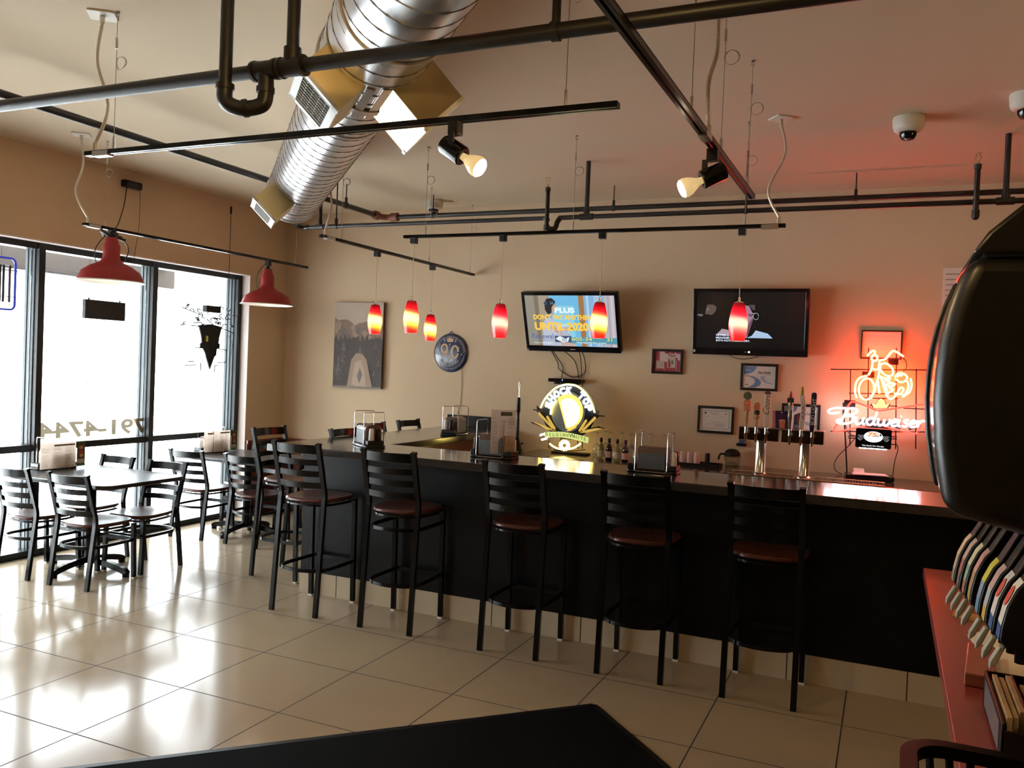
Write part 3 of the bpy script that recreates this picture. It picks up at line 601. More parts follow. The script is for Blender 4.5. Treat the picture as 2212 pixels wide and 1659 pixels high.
# red barn lamps by the windows
def barn(label, p, drop):
    p = V(p); t = thing('barn_lamp', label, 'pendant lamp', tuple(p), 0, 'red barn lamps')     # p: centre of the mouth
    out = [(.038, .335), (.042, .325), (.046, .30), (.052, .285), (.060, .272), (.060, .20), (.064, .17), (.085, .145), (.15, .115), (.205, .075), (.225, .03), (.235, .004), (.243, .0)]
    MB().lathe(out, p, 40).build('shade', 'rednamel', t, closed=False)
    MB().lathe([(a-.003, z-.003) for a, z in out[5:]], p, 40).build('shade_lining', 'white', t, closed=False)
    MB().lathe([(.240, -.001), (.245, -.001), (.245, .004), (.240, .004)], p, 40).build('rim', 'white', t)
    MB().lathe([(.018, .10), (.02, .13), (.032, .07), (.030, .045), (.015, .03), (.0005, .028)][2:], p, 16).build('bulb', M['barnbulb'], t, closed=False)
    MB().lathe([(.0005, .375), (.012, .37), (.016, .35), (.036, .337)], p, 20).build('cap', 'blackp', t)
    MB().tube([(p.x, p.y, p.z+.37), (p.x, p.y, drop)], .0035, 8).build('cord', 'wire', t)
    q = catmull([(p.x, p.y, drop-.02), (p.x-.02, p.y-.05, drop-.05), (p.x-.03, p.y-.12, drop-.16), (p.x-.02, p.y-.11, drop-.26), (p.x-.005, p.y-.05, drop-.28)], 6)
    MB().tube(q, .0035, 6).build('looped_cord', 'wire', t)
    adapter(MB(), (p.x, p.y, drop+.02), .05).build('track_adapter', 'blackp', t, smooth=False, bevel=.003)
    return t
M['barnbulb'] = emat('barn_bulb_lit', (1, .9, .75), 5)
b1 = barn('large red barn lamp in front of the middle window', (-5.42, 4.585, 2.205), 2.59)
q = catmull([(-5.42, 4.585, 2.57), (-5.41, 4.66, 2.55), (-5.40, 4.72, 2.47), (-5.41, 4.70, 2.38), (-5.42, 4.66, 2.34)], 6)
MB().tube(q, .0045, 6).build('looped_cord', 'wire', b1)
m = MB(); rg = random.Random(3)
for k in range(7): m.obox((-5.42+rg.uniform(-.02, .02), 4.585+rg.uniform(-.07, .08), 2.545+rg.uniform(-.03, .03)), (rg.uniform(-1, 1), 1, rg.uniform(-1, .5)), (1, 0, .2), (0, .3, 1), .07, .02, .02)
m.build('cord_bundle', 'blackp', b1, smooth=False, bevel=.004)
barn('red barn lamp near the wall corner, hung closer to the back wall', (-5.42, 6.34, 2.175), 2.585)
# wires above the windows
wb = thing('wall_junction_box', 'small black box with two thin wires high on the window wall', 'junction box', (-6.10, 5.35, 3.12))
MB().box(-6.119, -6.06, 5.25, 5.43, 3.10, 3.16).build('box', 'blackp', wb, smooth=False, bevel=.008)
MB().tube(catmull([(-6.08, 5.28, 3.11), (-5.9, 5.1, 2.9), (-5.55, 4.75, 2.68), (-5.42, 4.6, 2.60)], 8), .004, 6).build('wire', 'wire', wb)
MB().tube(catmull([(-6.08, 5.42, 3.11), (-6.09, 5.43, 2.8), (-6.10, 5.41, 2.6), (-6.11, 5.40, 2.45)], 8), .002, 6).build('wire', 'wire', wb)
o = MB().tube([(-6.09, 6.55, 3.13), (-6.09, 6.55, 2.45)], .003, 6).cyl((-6.09, 6.55, 3.10), (-6.09, 6.55, 3.17), .010, 8).build('hanging_wire', 'wire')
tag(o, 'thin dark wire hanging down the window wall to the third window', 'wire')
# dome cameras
for (x, y), lb in (((.03, 5.50), 'white dome camera on the red-lit ceiling'), ((-4.07, 7.08), 'white dome camera on the ceiling by the corner, above the black pipes'), ((.60, 5.22), 'white dome camera cut off by the right edge of the photo')):
    t = thing('dome_camera', lb, 'security camera', (x, y, ZC), 0, 'white dome cameras')
    MB().lathe([(.0005, 0), (.085, 0), (.088, -.01), (.085, -.055), (.078, -.075), (.065, -.085), (.055, -.088), (.0005, -.088)], (x, y, ZC-.001), 32).build('housing', 'offw', t)
    MB().lathe([(.048, -.088), (.046, -.11), (.034, -.13), (.0005, -.14)], (x, y, ZC), 24).build('dome', 'gloss', t, closed=False)
# ================================================================== THINGS ON THE BACK WALL
WX, WZ = V((1, 0, 0)), V((0, 0, 1))      # picture axes on the back wall; a picture's face looks towards -y
def P2(*pts, y=YB-.03): return [(WY(a, b_, y).x, WY(a, b_, y).z) for a, b_ in pts]
C_ = {}
def col(r, g, b_, rough=.7):
    k = ('c', r, g, b_)
    if k not in C_: C_[k] = mat('print_ink_%d' % len(C_), (r, g, b_), rough)
    return C_[k]
def ecol(r, g, b_, s=1.0):
    k = ('e', r, g, b_, s)
    if k not in C_: C_[k] = mat('lit_ink_%d' % len(C_), (.01, .01, .01), .25, emit=(r, g, b_), es=s)
    return C_[k]
class Pic:                                # several flat inks on one sheet
    def __init__(s, O, X=WX, Y=WZ): s.O, s.X, s.Y = V(O), V(X), V(Y); s.m = MB(); s.ms = []; s.d = .0006
    def ink(s, c):
        if c not in s.ms: s.ms.append(c)
        s.m.mi = s.ms.index(c); s.d += .00012
    def poly(s, c, pts): s.ink(c); s.m.flat(pts, s.O, s.X, s.Y, s.d)
    def rect(s, c, x0, x1, y0, y1): s.poly(c, [(x0, y0), (x1, y0), (x1, y1), (x0, y1)])
    def text(s, c, t, x, y, **k): s.ink(c); text(s.m, t, s.O, s.X, s.Y, x, y, d=s.d, **k)
    def arc(s, c, t, cx, cy, r, a0, a1, h, **k): s.ink(c); arctext(s.m, t, s.O, s.X, s.Y, cx, cy, r, a0, a1, h, d=s.d, **k)
    def line(s, c, pts, w):
        s.ink(c); pts = [V((a, b_)) for a, b_ in pts]
        for a, b_ in zip(pts, pts[1:]):
            t = (b_-a)
            if t.length < 1e-6: continue
            t.normalize(); n = V((-t.y, t.x))*w/2; s.m.flat([tuple(a-n), tuple(b_-n), tuple(b_+n), tuple(a+n)], s.O, s.X, s.Y, s.d)
    def build(s, name, parent): return s.m.build(name, s.ms, parent, smooth=False, closed=False)
def framed(label, x0, x1, z0, z1, bw=.022, fm='frame', glass=True):
    t = thing('framed_picture', label, 'framed picture', ((x0+x1)/2, YB, z0))
    m = MB()
    for a, b_, c, d in ((x0, x1, z1-bw, z1), (x0, x1, z0, z0+bw), (x0, x0+bw, z0+bw, z1-bw), (x1-bw, x1, z0+bw, z1-bw)): m.box(a, b_, YB-.025, YB-.002, c, d)
    m.build('frame', fm, t, smooth=False, bevel=.003)
    return t, Pic((x0, YB-.012, z0)), x1-x0, z1-z0
pw, pk, pg = col(.72, .69, .64), col(.03, .03, .03), col(.35, .34, .33)
# certificate with double border
t, p, w, h = framed('small framed certificate with a printed border, left of the beer taps', -1.534, -1.219, 1.173, 1.411)
p.rect(pw, 0, w, 0, h)
for a, c in ((.040, pk), (.0425, pw)): p.rect(c, a, w-a, a, h-a)
p.poly(pk, ell(.062+.006, h-.062, .009, .009, 12)); p.poly(col(.6, .25, .15), ell(w-.07, h-.064, .010, .007, 12))
for k, (a, b_) in enumerate(((.10, .20), (.11, .19), (.12, .18))): p.rect(pg, a, b_, h-.058-.009*k, h-.055-.009*k)
for x0, x1, y in ((.07, .10, .145), (.2, .23, .142), (.12, .15, .098), (.16, .2, .098), (.07, .11, .078), (.15, .24, .082), (.15, .22, .072), (.15, .24, .062)): p.rect(pg, x0, x1, y, y+.003)
p.build('print', t)
# training certificate with blue swooshes
t, p, w, h = framed('framed white certificate with blue curved swooshes under the right television', -1.181, -.870, 1.564, 1.796)
bl, lb = col(.12, .22, .42), col(.35, .42, .52)
p.rect(pw, 0, w, 0, h); o = .026
p.poly(bl, [(o, h-o)]+[(o+.105*cos(a), h-o-.068*sin(a)) for a in [pi/2*k/10 for k in range(11)]])
p.text(pw, 'ServSafe', o+.012, h-.062, w=.05, h=.009)
p.text(pk, 'ServSafe', .145, h-.085, w=.105, h=.020, bold=.03); p.rect(pg, .145, .25, h-.096, h-.092)
for y, a, b_ in ((.118, .12, .22), (.105, .12, .21), (.098, .18, .24)): p.rect(pg, a, b_, y, y+.0025)
p.poly(bl, [(o, .125), (.075, .12), (.115, .10), (.125, .075), (.11, .05), (.07, .03), (.05, .0265), (.13, .0265), (.165, .045), (.175, .072), (.16, .095), (.11, .12), (.06, .128)])
p.poly(lb, [(.175, .128), (.165, .115), (.175, .09), (.21, .068), (.28, .058), (.28, .063), (.225, .08), (.20, .10), (.20, .128)])
p.rect(pg, .04, .07, .043, .055); p.build('print', t)
# pizza picture
t, p, w, h = framed('small framed red and white print with the word Pizza, between the televisions', -1.968, -1.688, 1.676, 1.897)
rd, pk2, bg_ = col(.26, .030, .040), col(.62, .46, .46), col(.42, .32, .24)
p.rect(rd, 0, w, 0, h)
p.poly(pk2, [(.07, h-.02), (.115, h-.02), (.115, h-.035), (.15, h-.045), (.165, h-.028), (.175, h-.04), (.205, h-.038), (.212, h-.026), (.225, h-.04), (w-.022, h-.04), (w-.022, h-.10), (.235, h-.095), (.23, h-.075), (.18, h-.07), (.16, h-.10), (.13, h-.115), (.07, h-.105)])
p.rect(bg_, .045, .115, .05, .115); p.rect(col(.50, .40, .30), .14, .215, .055, h-.068); p.poly(rd, [(.15, .06), (.175, .06), (.165, .12), (.15, .14)]); p.poly(col(.16, .16, .15), ell(.186, .105, .013, .02, 12))
p.rect(pk2, .042, .045, .03, .12); p.rect(pk2, .113, .117, .028, .06); p.rect(pk2, .222, .226, .028, .12); p.rect(pk2, .05, .112, .048, .051)
p.text(col(.20, .02, .03), 'Pizza', .153, h-.065, w=.062, h=.022, bold=.03); p.build('print', t)
# certificate behind the motorcycle neon
t, p, w, h = framed('framed white certificate glowing red behind the neon motorcycle', -.232, .076, 1.866, 2.10, .012)
p.rect(pw, 0, w, 0, h); p.poly(pg, ell(.055, h-.05, .02, .013, 16)); p.poly(pw, ell(.055, h-.05, .017, .010, 16))
for k in range(4): p.rect(col(.6, .55, .5), .08, w-.05, h-.05-.022*k, h-.047-.022*k)
p.build('print', t)
t, p, w, h = framed('framed certificate on the wall, mostly hidden behind the right-hand beer taps', -.826, -.516, 1.235, 1.469)
p.rect(pw, 0, w, 0, h); p.poly(bl, [(.025, h-.025)]+[(.025+.10*cos(a), h-.025-.066*sin(a)) for a in [pi/2*k/10 for k in range(11)]]); p.text(pk, 'ServSafe', .15, h-.09, w=.10, h=.02)
p.poly(lb, [(.17, .1), (.2, .06), (.285, .045), (.285, .055), (.21, .085)]); p.build('print', t)
t = thing('wall_notice', 'white printed notice on the wall, half behind the black drink dispenser', 'notice', (.45, YB, 2.2))
MB().box(.343, .56, YB-.006, YB-.001, 2.15, 2.60).build('sheet', 'paper', t, smooth=False)
p = Pic((.343, YB-.006, 2.15)); 
for k in range(9): p.rect(pg, .02, .19-.02*(k % 3), .06+.042*k, .07+.042*k)
p.build('print', t)

# canvas: sepia photograph of a rock face above dark trees
cx0, cx1, cz0, cz1 = -5.425, -4.820, 1.395, 2.29
t = thing('canvas_picture', 'tall sepia canvas of pale rocks, dark trees and open sky', 'picture', ((cx0+cx1)/2, YB, cz0))
MB().box(cx0, cx1, YB-.04, YB-.002, cz0, cz1).build('canvas', col(.10, .075, .065), t, smooth=False, bevel=.002)
p = Pic((cx0, YB-.04, cz0)); w, h = cx1-cx0, cz1-cz0
p.rect(col(.46, .37, .29), 0, w, h*.70, h)
for k in range(3): p.rect(col(.46-.012*k, .37-.012*k, .29-.012*k), 0, w, h*.72, h*(.92-.07*k))
rk = col(.19, .125, .085); rk2 = col(.30, .205, .145); dk = col(.055, .040, .034); dk2 = col(.085, .062, .05)
p.poly(rk, [(0, h*.45), (w, h*.45), (w, h*.735), (w*.96, h*.715), (w*.90, h*.755), (w*.80, h*.745), (w*.70, h*.79), (w*.58, h*.765), (w*.50, h*.76), (w*.42, h*.73), (w*.34, h*.775), (w*.26, h*.80), (w*.16, h*.80), (w*.08, h*.79), (0, h*.82)])
rg = random.Random(11)
for k in range(16):
    x = rg.uniform(.03, .92)*w; y = h*rg.uniform(.58, .735); s = rg.uniform(.02, .05)
    p.poly(rk2 if k % 2 else col(.13, .10, .088), [(x-s, y), (x-s*.4, y-s*1.3), (x+s*.6, y-s), (x+s, y+s*.3), (x+.2*s, y+s*1.1)])
p.poly(dk, [(0, 0), (w, 0), (w, h*.56)]+[(w*(1-k/22), h*(.57+.045*((k*7) % 5)/4+(.02 if k % 2 else -.03))) for k in range(1, 22)]+[(0, h*.58)])
for k in range(34):
    x = rg.uniform(.02, .98)*w; y = rg.uniform(.10, .50)*h; s = rg.uniform(.015, .04)
    p.poly([dk2, col(.11, .095, .09), col(.03, .03, .034)][k % 3], [(x-s, y-s), (x-s*.3, y+s*.2), (x-s*.5, y+s*.4), (x, y+s*1.8), (x+s*.5, y+s*.4), (x+s*.2, y+s*.2), (x+s, y-s)])
p.poly(rk2, [(w*.30, 0), (w*.84, 0), (w*.76, h*.18), (w*.70, h*.34), (w*.60, h*.40), (w*.48, h*.41), (w*.38, h*.33), (w*.34, h*.16)])
p.poly(col(.42, .31, .23), [(w*.40, h*.05), (w*.52, 0), (w*.70, h*.02), (w*.66, h*.20), (w*.58, h*.33), (w*.46, h*.30)])
p.poly(col(.15, .12, .105), [(w*.56, h*.05), (w*.62, h*.16), (w*.56, h*.24), (w*.51, h*.14)])
p.rect(col(.2, .165, .15), 0, w, 0, h*.018); p.build('photo_print', t)

# round blue button sign
cx, cz, rr = -4.03, 1.797, .194
t = thing('round_sign', 'round dark blue sign with a big tan 90 on the back wall', 'sign', (cx, YB, cz-rr))
nv = mat('navy_sign', (.022, .032, .075), .22, coat=.5, var=.4, vs=9)
MB().lathe([(.0005, .032), (.06, .031), (.13, .027), (.165, .020), (.186, .010), (rr, .002), (rr-.004, -.004), (.0005, -.004)], (cx, YB-.005, cz), 48, (0, -1, 0)).build('disc', nv, t, closed=False)
MB().tube([(cx-.028, YB-.01, cz+rr-.006), (cx, YB-.012, cz+rr+.022), (cx+.028, YB-.01, cz+rr-.006)], .004, 6).build('hanger', nv, t)
p = Pic((cx, YB-.0365, cz)); pe = col(.58, .40, .24); wh = col(.50, .45, .42)
p.poly(pe, [(-.028, .108), (.036, .108), (.044, .148), (.024, .136), (.016, .16), (.002, .146), (-.012, .162), (-.018, .137), (-.04, .148)])
for sg in (-1, 1): p.line(wh, [(sg*.052+.003, .108), (sg*.07+.003, .116), (sg*.055+.003, .128), (sg*.075+.003, .136)], .006)
p.line(pe, ell(-.058, .042, .032, .042, 26), .019); p.line(pe, [(-.027, .05), (-.026, .01), (-.04, -.022), (-.06, -.036), (-.08, -.03)], .018)
p.line(pe, ell(.062, .012, .036, .058, 28), .020); p.poly(pe, [(.014, 0), (.028, .012), (.028, -.012)]); p.poly(pe, [(.112, .05), (.096, .062), (.098, .036)])
p.poly(pe, [(.0, -.02), (.008, -.045), (.022, -.05), (.008, -.057), (.0, -.082), (-.008, -.057), (-.022, -.05), (-.008, -.045)]); p.poly(wh, ell(.002, .085, .006, .010, 10))
p.arc(wh, 'SHILLING', 0, 0, .118, R(222), R(318), .034, inside=True, bold=.0)
p.poly(wh, [(.128, -.03), (.142, -.015), (.146, .002), (.135, -.008)]); p.poly(wh, [(-.128, -.03), (-.142, -.015), (-.146, .002), (-.135, -.008)])
p.build('emblem', t)
p = Pic((cx, YB-.0265, cz)); p.line(wh, ell(0, 0, .160, .160, 56), .0035)

for k in range(60):
    a = 2*pi*k/60
    if k % 9: p.line(wh, [(.167*cos(a), .167*sin(a)), (.174*cos(a+.03), .174*sin(a+.03))], .004)
p.build('border_ring', t)
MB().tube(catmull([(cx+.13, YB-.008, cz-.14), (cx+.135, YB-.006, 1.45), (cx+.13, YB-.006, 1.30), (cx+.11, YB-.006, 1.22), (cx+.105, YB-.006, 1.183)], 6), .0022, 6).build('power_cord', 'wire', t)

# ------------------------------------------------------------------ televisions
def tv(label, O, X, Y, w, h, bz, bb, foot):
    O, X, Y = V(O), V(X), V(Y); Z = X.cross(Y)          # Z looks into the room
    t = thing('television', label, 'television', tuple(O+X*(w/2)))
    m = MB(); m.prism(rrect(0, w, 0, h, .012, 3), O, X, Y, -.055, -.002)
    m.prism(rrect(w*.2, w*.8, h*.2, h*.8, .03), O, X, Y, -.09, -.05); m.build('housing', 'blackp', t, bevel=.004)
    m = MB()
    for a, b_, c, d in ((0, w, h-bz, h), (0, w, 0, bb), (0, bz, bb, h-bz), (w-bz, w, bb, h-bz)): m.prism([(a, c), (b_, c), (b_, d), (a, d)], O, X, Y, -.004, .004)
    m.build('bezel', 'gloss', t, smooth=False, bevel=.002)
    MB().obox(O+X*(w/2)+Y*(h/2)-Z*.11, X, Y, Z, .25, .25, .06).build('wall_mount', 'blackm', t, smooth=False)
    return t, Pic(O-Z*.002, X, Y), Z
y1, y0_ = 7.150, 7.357; X1 = WX; Yv = (V((0, y1, 2.376))-V((0, y0_, 1.844))).normalized()
t, p, Z = tv('left television tilted forward, showing a bright advert with yellow lettering', (-3.152, y0_, 1.844), WX, Yv, .925, .571, .030, .055, 0)
w, h = .925, .571; a0, a1, c0, c1 = .028, w-.028, .053, h-.028; S = 1.0
def E(r, g, b_, s=.9): return ecol(r, g, b_, s)
p.rect(E(.22, .19, .13), a0, a1, c0, c1)
p.poly(E(.33, .30, .24), [(a0, c0), (.13, c0), (.12, c1), (a0, c1)]); p.rect(E(.28, .20, .10), .155, .165, c0, c1); p.rect(E(.42, .36, .27), .165, .27, c0, c1)
p.rect(E(.18, .55, .85), .27, .56, c0, c1); p.rect(E(.30, .70, .90), .30, .50, c0+.02, c1-.1); p.rect(E(.55, .80, .88), .32, .44, .12, .27)
p.rect(E(.42, .20, .07), .555, .605, c0, c1); p.rect(E(.25, .50, .78), .605, .80, c0, c1); p.rect(E(.55, .72, .85), .63, .65, c0, c1); p.rect(E(.45, .60, .80), .70, .76, c0, c1)
p.poly(E(.55, .50, .55), [(.77, c0), (a1, c0), (a1, c1), (.80, c1)]); p.rect(E(.40, .36, .42), .83, .84, c0, c1); p.rect(E(.70, .64, .66), .86, .875, c0, c1)
# man (dark hair, pale shirt) and seated figure, seen from behind
p.poly(E(.55, .60, .72), [(.17, c0), (.36, c0), (.34, .20), (.315, .285), (.28, .325), (.22, .325), (.19, .26)]); p.poly(E(.62, .38, .28), [(.30, .40), (.335, .385), (.34, .43), (.325, .47), (.30, .46), (.28, .36), (.31, .35)])
p.poly(E(.03, .025, .03), [(.225, .40), (.25, .36), (.285, .375), (.292, .43), (.315, .455), (.335, .48), (.30, .515), (.25, .512), (.222, .47)]); p.poly(E(.62, .40, .30), [(.26, .23), (.335, .17), (.345, .20), (.30, .25)])
p.poly(E(.62, .45, .42), [(.36, c0), (.50, c0), (.49, .10), (.44, .18), (.40, .24), (.35, .22), (.34, .12)]); p.poly(E(.50, .55, .66), [(.36, .14), (.44, .14), (.43, .22), (.38, .25)]); p.poly(E(.05, .04, .05), [(.45, .215), (.485, .21), (.48, .235), (.455, .24)]); p.rect(E(.62, .5, .48), .40, .455, .20, .245)
yl, wt = E(1.0, .62, .08, 1.0), E(.85, .95, .97, 1.0)
p.text(E(.10, .22, .35), 'O   M', .215, .452, w=.095, h=.032, bold=.02)
p.text(wt, 'PLUS', .318, .375, w=.195, h=.052, bold=.05); p.text(yl, "DON'T PAY ANYTHING", .100, .310, w=.60, h=.050, bold=.045); p.text(yl, 'UNTIL 2020', .105, .205, w=.53, h=.080, bold=.05)
p.text(E(.12, .17, .38), 'Renewal', .068, .125, w=.215, h=.048, bold=.01); p.text(E(.25, .30, .50), 'byAndersen', .075, .098, w=.21, h=.025, bold=.01); p.text(wt, 'WINDOW REPLACEMENT', .082, .078, w=.19, h=.009, bold=.02)
p.rect(E(.05, .09, .2), .295, .46, .093, .155); p.poly(E(.9, .95, .95), [(.30, .125), (.345, .155), (.40, .13), (.44, .145), (.425, .10), (.37, .09)]); 
for k in range(9): p.rect(E(.05, .08, .15), .365+.016*(k % 3)+.004*(k//3), .374+.016*(k % 3)+.004*(k//3), .104+.012*(k//3), .112+.012*(k//3))
p.rect(E(.10, .35, .45), .455, a1, .085, .145); p.text(E(.85, .75, .2, 1), '605-34', .463, .112, w=.195, h=.032, bold=.01); p.text(E(.85, .75, .2, 1), '31', .80, .112, w=.05, h=.032, bold=.01); p.text(wt, 'rbarapidcity.com', .505, .082, w=.285, h=.022, bold=.01)
p.build('screen', t); sc_ = t.children[-1]
q = Pic(V((-3.152, y0_, 1.844))+Z*.004, WX, Yv); q.rect(col(.5, .5, .5), w/2-.025, w/2+.025, .022, .029); q.poly(col(.7, .7, .7), ell(.012, .012, .007, .007, 10)); q.build('bezel_marks', t)
for i, pts in enumerate(([(-2.92, 7.38, 1.87), (-2.87, 7.44, 1.78), (-2.82, 7.45, 1.70), (-2.83, 7.45, 1.60)], [(-2.93, 7.38, 1.87), (-2.87, 7.44, 1.74), (-2.86, 7.455, 1.68), (-2.76, 7.455, 1.62), (-2.68, 7.455, 1.615), (-2.60, 7.455, 1.66), (-2.60, 7.44, 1.77), (-2.62, 7.38, 1.87)], [(-2.80, 7.38, 1.86), (-2.72, 7.45, 1.78), (-2.68, 7.455, 1.70), (-2.66, 7.455, 1.60)], [(-2.64, 7.38, 1.86), (-2.64, 7.45, 1.75), (-2.63, 7.455, 1.60)])):
    MB().tube(catmull(pts, 6), .0045, 6).build('cable', 'wire', t)
X2 = WX; yb2, yt2 = 7.365, 7.30; Y2 = (V((0, yt2, 2.425))-V((0, yb2, 1.862))).normalized()
t, p, Z = tv('right television, mostly dark picture with a man in glasses and captions', (-1.585, yb2, 1.860), WX, Y2, .952, .566, .030, .060, 0)
w, h = .952, .566
p.rect(E(.004, .004, .005, .5), .028, w-.028, .058, h-.028)
sk, sk2 = E(.42, .26, .36, .8), E(.20, .10, .15, .8)
p.poly(sk, [(.36, .15), (.46, .15), (.475, .22), (.50, .285), (.505, .33), (.495, .37), (.47, .42), (.42, .43), (.37, .43), (.35, .35), (.34, .22)]); p.poly(sk2, [(.45, .16), (.475, .2), (.50, .285), (.50, .32), (.48, .29), (.455, .24)]); p.poly(sk2, [(.46, .35), (.50, .36), (.50, .33), (.475, .33)])
p.poly(E(.10, .08, .08, .8), [(.47, .43), (.52, .43), (.518, .38), (.50, .39)]); p.line(E(.5, .55, .62, .8), ell(.528, .333, .022, .028, 18), .004); p.line(E(.5, .55, .62, .8), [(.48, .36), (.515, .358)], .005)
p.poly(E(.45, .62, .85, .9), [(.46, .15), (.67, .15), (.63, .19), (.57, .205), (.53, .215), (.50, .17)]); p.poly(E(.50, .40, .46, .8), [(.20, .172), (.28, .165), (.35, .17), (.36, .20), (.25, .225)])
p.poly(E(.12, .09, .075, .8), [(.10, .35), (.16, .34), (.19, .37), (.20, .41), (.17, .43), (.12, .43), (.11, .39)]); p.poly(E(.20, .16, .14, .8), [(.11, .38), (.13, .37), (.135, .40), (.115, .41)]); p.poly(E(.2, .2, .2, .7), [(.03, .34), (.07, .325), (.09, .345), (.05, .35)])
for i, s in enumerate(('UPPER L', 'MEANDER', 'INTO KOTA TERRITORY.')): p.text(E(.75, .85, 1.0, 1), s, .20, .162-.023*i, w=(.11, .115, .285)[i], h=.016, bold=.03)
p.build('screen', t)
q = Pic(V((-1.585, yb2, 1.860))+Z*.004, WX, Y2); q.rect(col(.3, .3, .3), w/2-.035, w/2-.008, .027, .032); q.poly(ecol(1, .95, .8, 3), ell(w/2+.005, .030, .008, .008, 12)); q.rect(pw, .008, .024, .02, .04); q.build('bezel_marks', t)  # grey dash, pale tag and a small emissive disc on the bezel
MB().tube(catmull([(-1.30, 7.40, 1.88), (-1.25, 7.44, 1.845), (-1.17, 7.45, 1.83), (-1.08, 7.45, 1.845), (-1.02, 7.42, 1.87)], 6), .003, 6).build('cable', 'wire', t)
t = thing('media_box', 'slim black box with a blue light, on the wall above the yellow sign', 'set-top box', (-2.767, 7.42, 1.555))
MB().box(-2.93, -2.60, 7.36, YB-.004, 1.558, 1.592).build('case', 'gloss', t, smooth=False, bevel=.005)
MB().ball((-2.785, 7.359, 1.578), .004, 6).build('indicator_light', emat('blue_led', (.1, .2, 1), 12), t)
MB().box(-2.87, -2.66, 7.37, YB-.004, 1.540, 1.556).build('shelf_bracket', 'blackm', t, smooth=False)
M['neon_y'] = emat('neon_yellow', (1, .74, .16), 12); M['neon_w'] = emat('neon_white', (.82, .88, 1), 14); M['neon_r'] = emat('neon_red', (1, .02, .012), 9); M['neon_o'] = emat('neon_motor', (1, .62, .38), 1); M['neon_core'] = emat('neon_orange_red', (1, .045, .012), 80)

# ------------------------------------------------------------------ yellow beer neon standing on the back counter
yS = 7.20
def cs(x, y, oy=0): v = WY(1100+x/7.373, 780+y/7.373, yS); return V((v.x, yS+oy, v.z))
t = thing('neon_sign', 'round yellow glowing beer sign with wheat ears standing on the back counter', 'neon sign', (-2.63*7.2/7.2, yS, .915))
c0 = cs(938, 800); kx = (cs(1038, 800)-c0).length/100
def ring(r0, r1, oy0, oy1, a0=0, a1=2*pi, n=48):
    pass
m = MB(); m.prism(ell(c0.x, c0.z, 425*kx, 425*kx, 48), (0, yS+.012, 0), WX, WZ, -.004, .004); m.build('backing_disc', col(.018, .024, .040, .3), t)
p = Pic((0, yS-.004, 0)); ob = [(c0.x+q[0], c0.z+q[1]) for q in ell(0, 0, 265*kx, 290*kx, 40)]
gold, pale = mat('lit_gold', (.5, .35, .05), .5, emit=(1, .68, .12), es=1.6), mat('lit_cream', (.6, .5, .3), .5, emit=(1, .88, .55), es=2.2)
p.poly(col(.25, .30, .34), ell(c0.x, c0.z-.005, 270*kx, 305*kx, 40))
p.poly(gold, [(c0.x+a, c0.z+b_) for a, b_ in ell(0, 0, 240*kx, 262*kx, 30, R(-95), R(135))])
p.poly(pale, [(c0.x+a, c0.z+b_) for a, b_ in ell(.004, -.012, 185*kx, 215*kx, 30, R(-95), R(135))])
og = mat('lit_orange', (.5, .2, .05), .5, emit=(1, .45, .08), es=1.4)
p.poly(og, [(c0.x+a*kx, c0.z+b_*kx) for a, b_ in ((-10, -300), (60, -285), (140, -235), (165, -160), (100, -215), (20, -255))])
for k in range(7):
    a = R(-75+33*k); p.line(gold, [(c0.x+40*kx*cos(a), c0.z-.01+40*kx*sin(a)), (c0.x+175*kx*cos(a), c0.z-.01+200*kx*sin(a))], .004)
p.arc(M['neon_w'], 'SHOCK TOP', c0.x, c0.z-.012, 333*kx, R(163), R(15), .066, bold=.05, wf=.85)
p.build('face_panel', t)
def nt_(pts, r, m, name='neon_tube', cl=False, sm=6): return MB().tube(catmull(pts, sm, cl), r, 8, cl).build(name, m, t)
nt_([cs(*q, -.02) for q in ((515, 740), (560, 640), (640, 530), (750, 430), (860, 385), (960, 375), (1080, 395), (1190, 470), (1275, 580), (1330, 690), (1372, 820))], .0075, 'neon_y')
nt_([cs(*q, -.02) for q in ((670, 850), (680, 760), (720, 680), (765, 630))], .0065, 'neon_y')
nt_([cs(*q, -.02) for q in ((655, 1312), (720, 1360), (790, 1390), (880, 1400))], .0075, 'neon_y'); nt_([cs(*q, -.02) for q in ((930, 1398), (1010, 1388), (1080, 1360), (1150, 1310))], .0075, 'neon_y')
fl = []
for k in range(26): a = 2*pi*k/26; r_ = 84 if k % 2 else 66; fl.append(cs(893+r_*cos(a), 1340+r_*sin(a), -.022))
m = MB().tube(catmull(fl, 3, True), .006, 8, True); m.tube([cs(893+45*cos(2*pi*k/20), 1340+45*sin(2*pi*k/20), -.022) for k in range(20)], .008, 8, True); m.build('neon_flower', 'neon_y', t)
q = Pic((0, yS-.012, 0)); bn = [(560, 1135), (700, 1120), (860, 1125), (1020, 1150), (1160, 1185), (1275, 1215), (1262, 1310), (1140, 1275), (1010, 1240), (860, 1215), (700, 1208), (585, 1225)]
q.poly(mat('lit_banner', (.3, .35, .1), .5, emit=(.72, .85, .28), es=.8), [(cs(*a).x, cs(*a).z) for a in bn][::-1])
bp = [(cs(a, b_).x, cs(a, b_).z) for a, b_ in ((600, 1200), (660, 1196), (715, 1194), (770, 1194), (825, 1196), (875, 1199), (925, 1205), (0, 0), (1005, 1218), (1060, 1230), (1110, 1241), (1160, 1252), (1210, 1264))]
for ch, (x, z) in zip('BELGIAN WHITE', bp):
    if ch != ' ': q.text(col(.03, .05, .02), ch, x, z, h=.036 if ch in 'BW' and ch != ' ' else .028, align='c', bold=0)
q.build('banner', t)
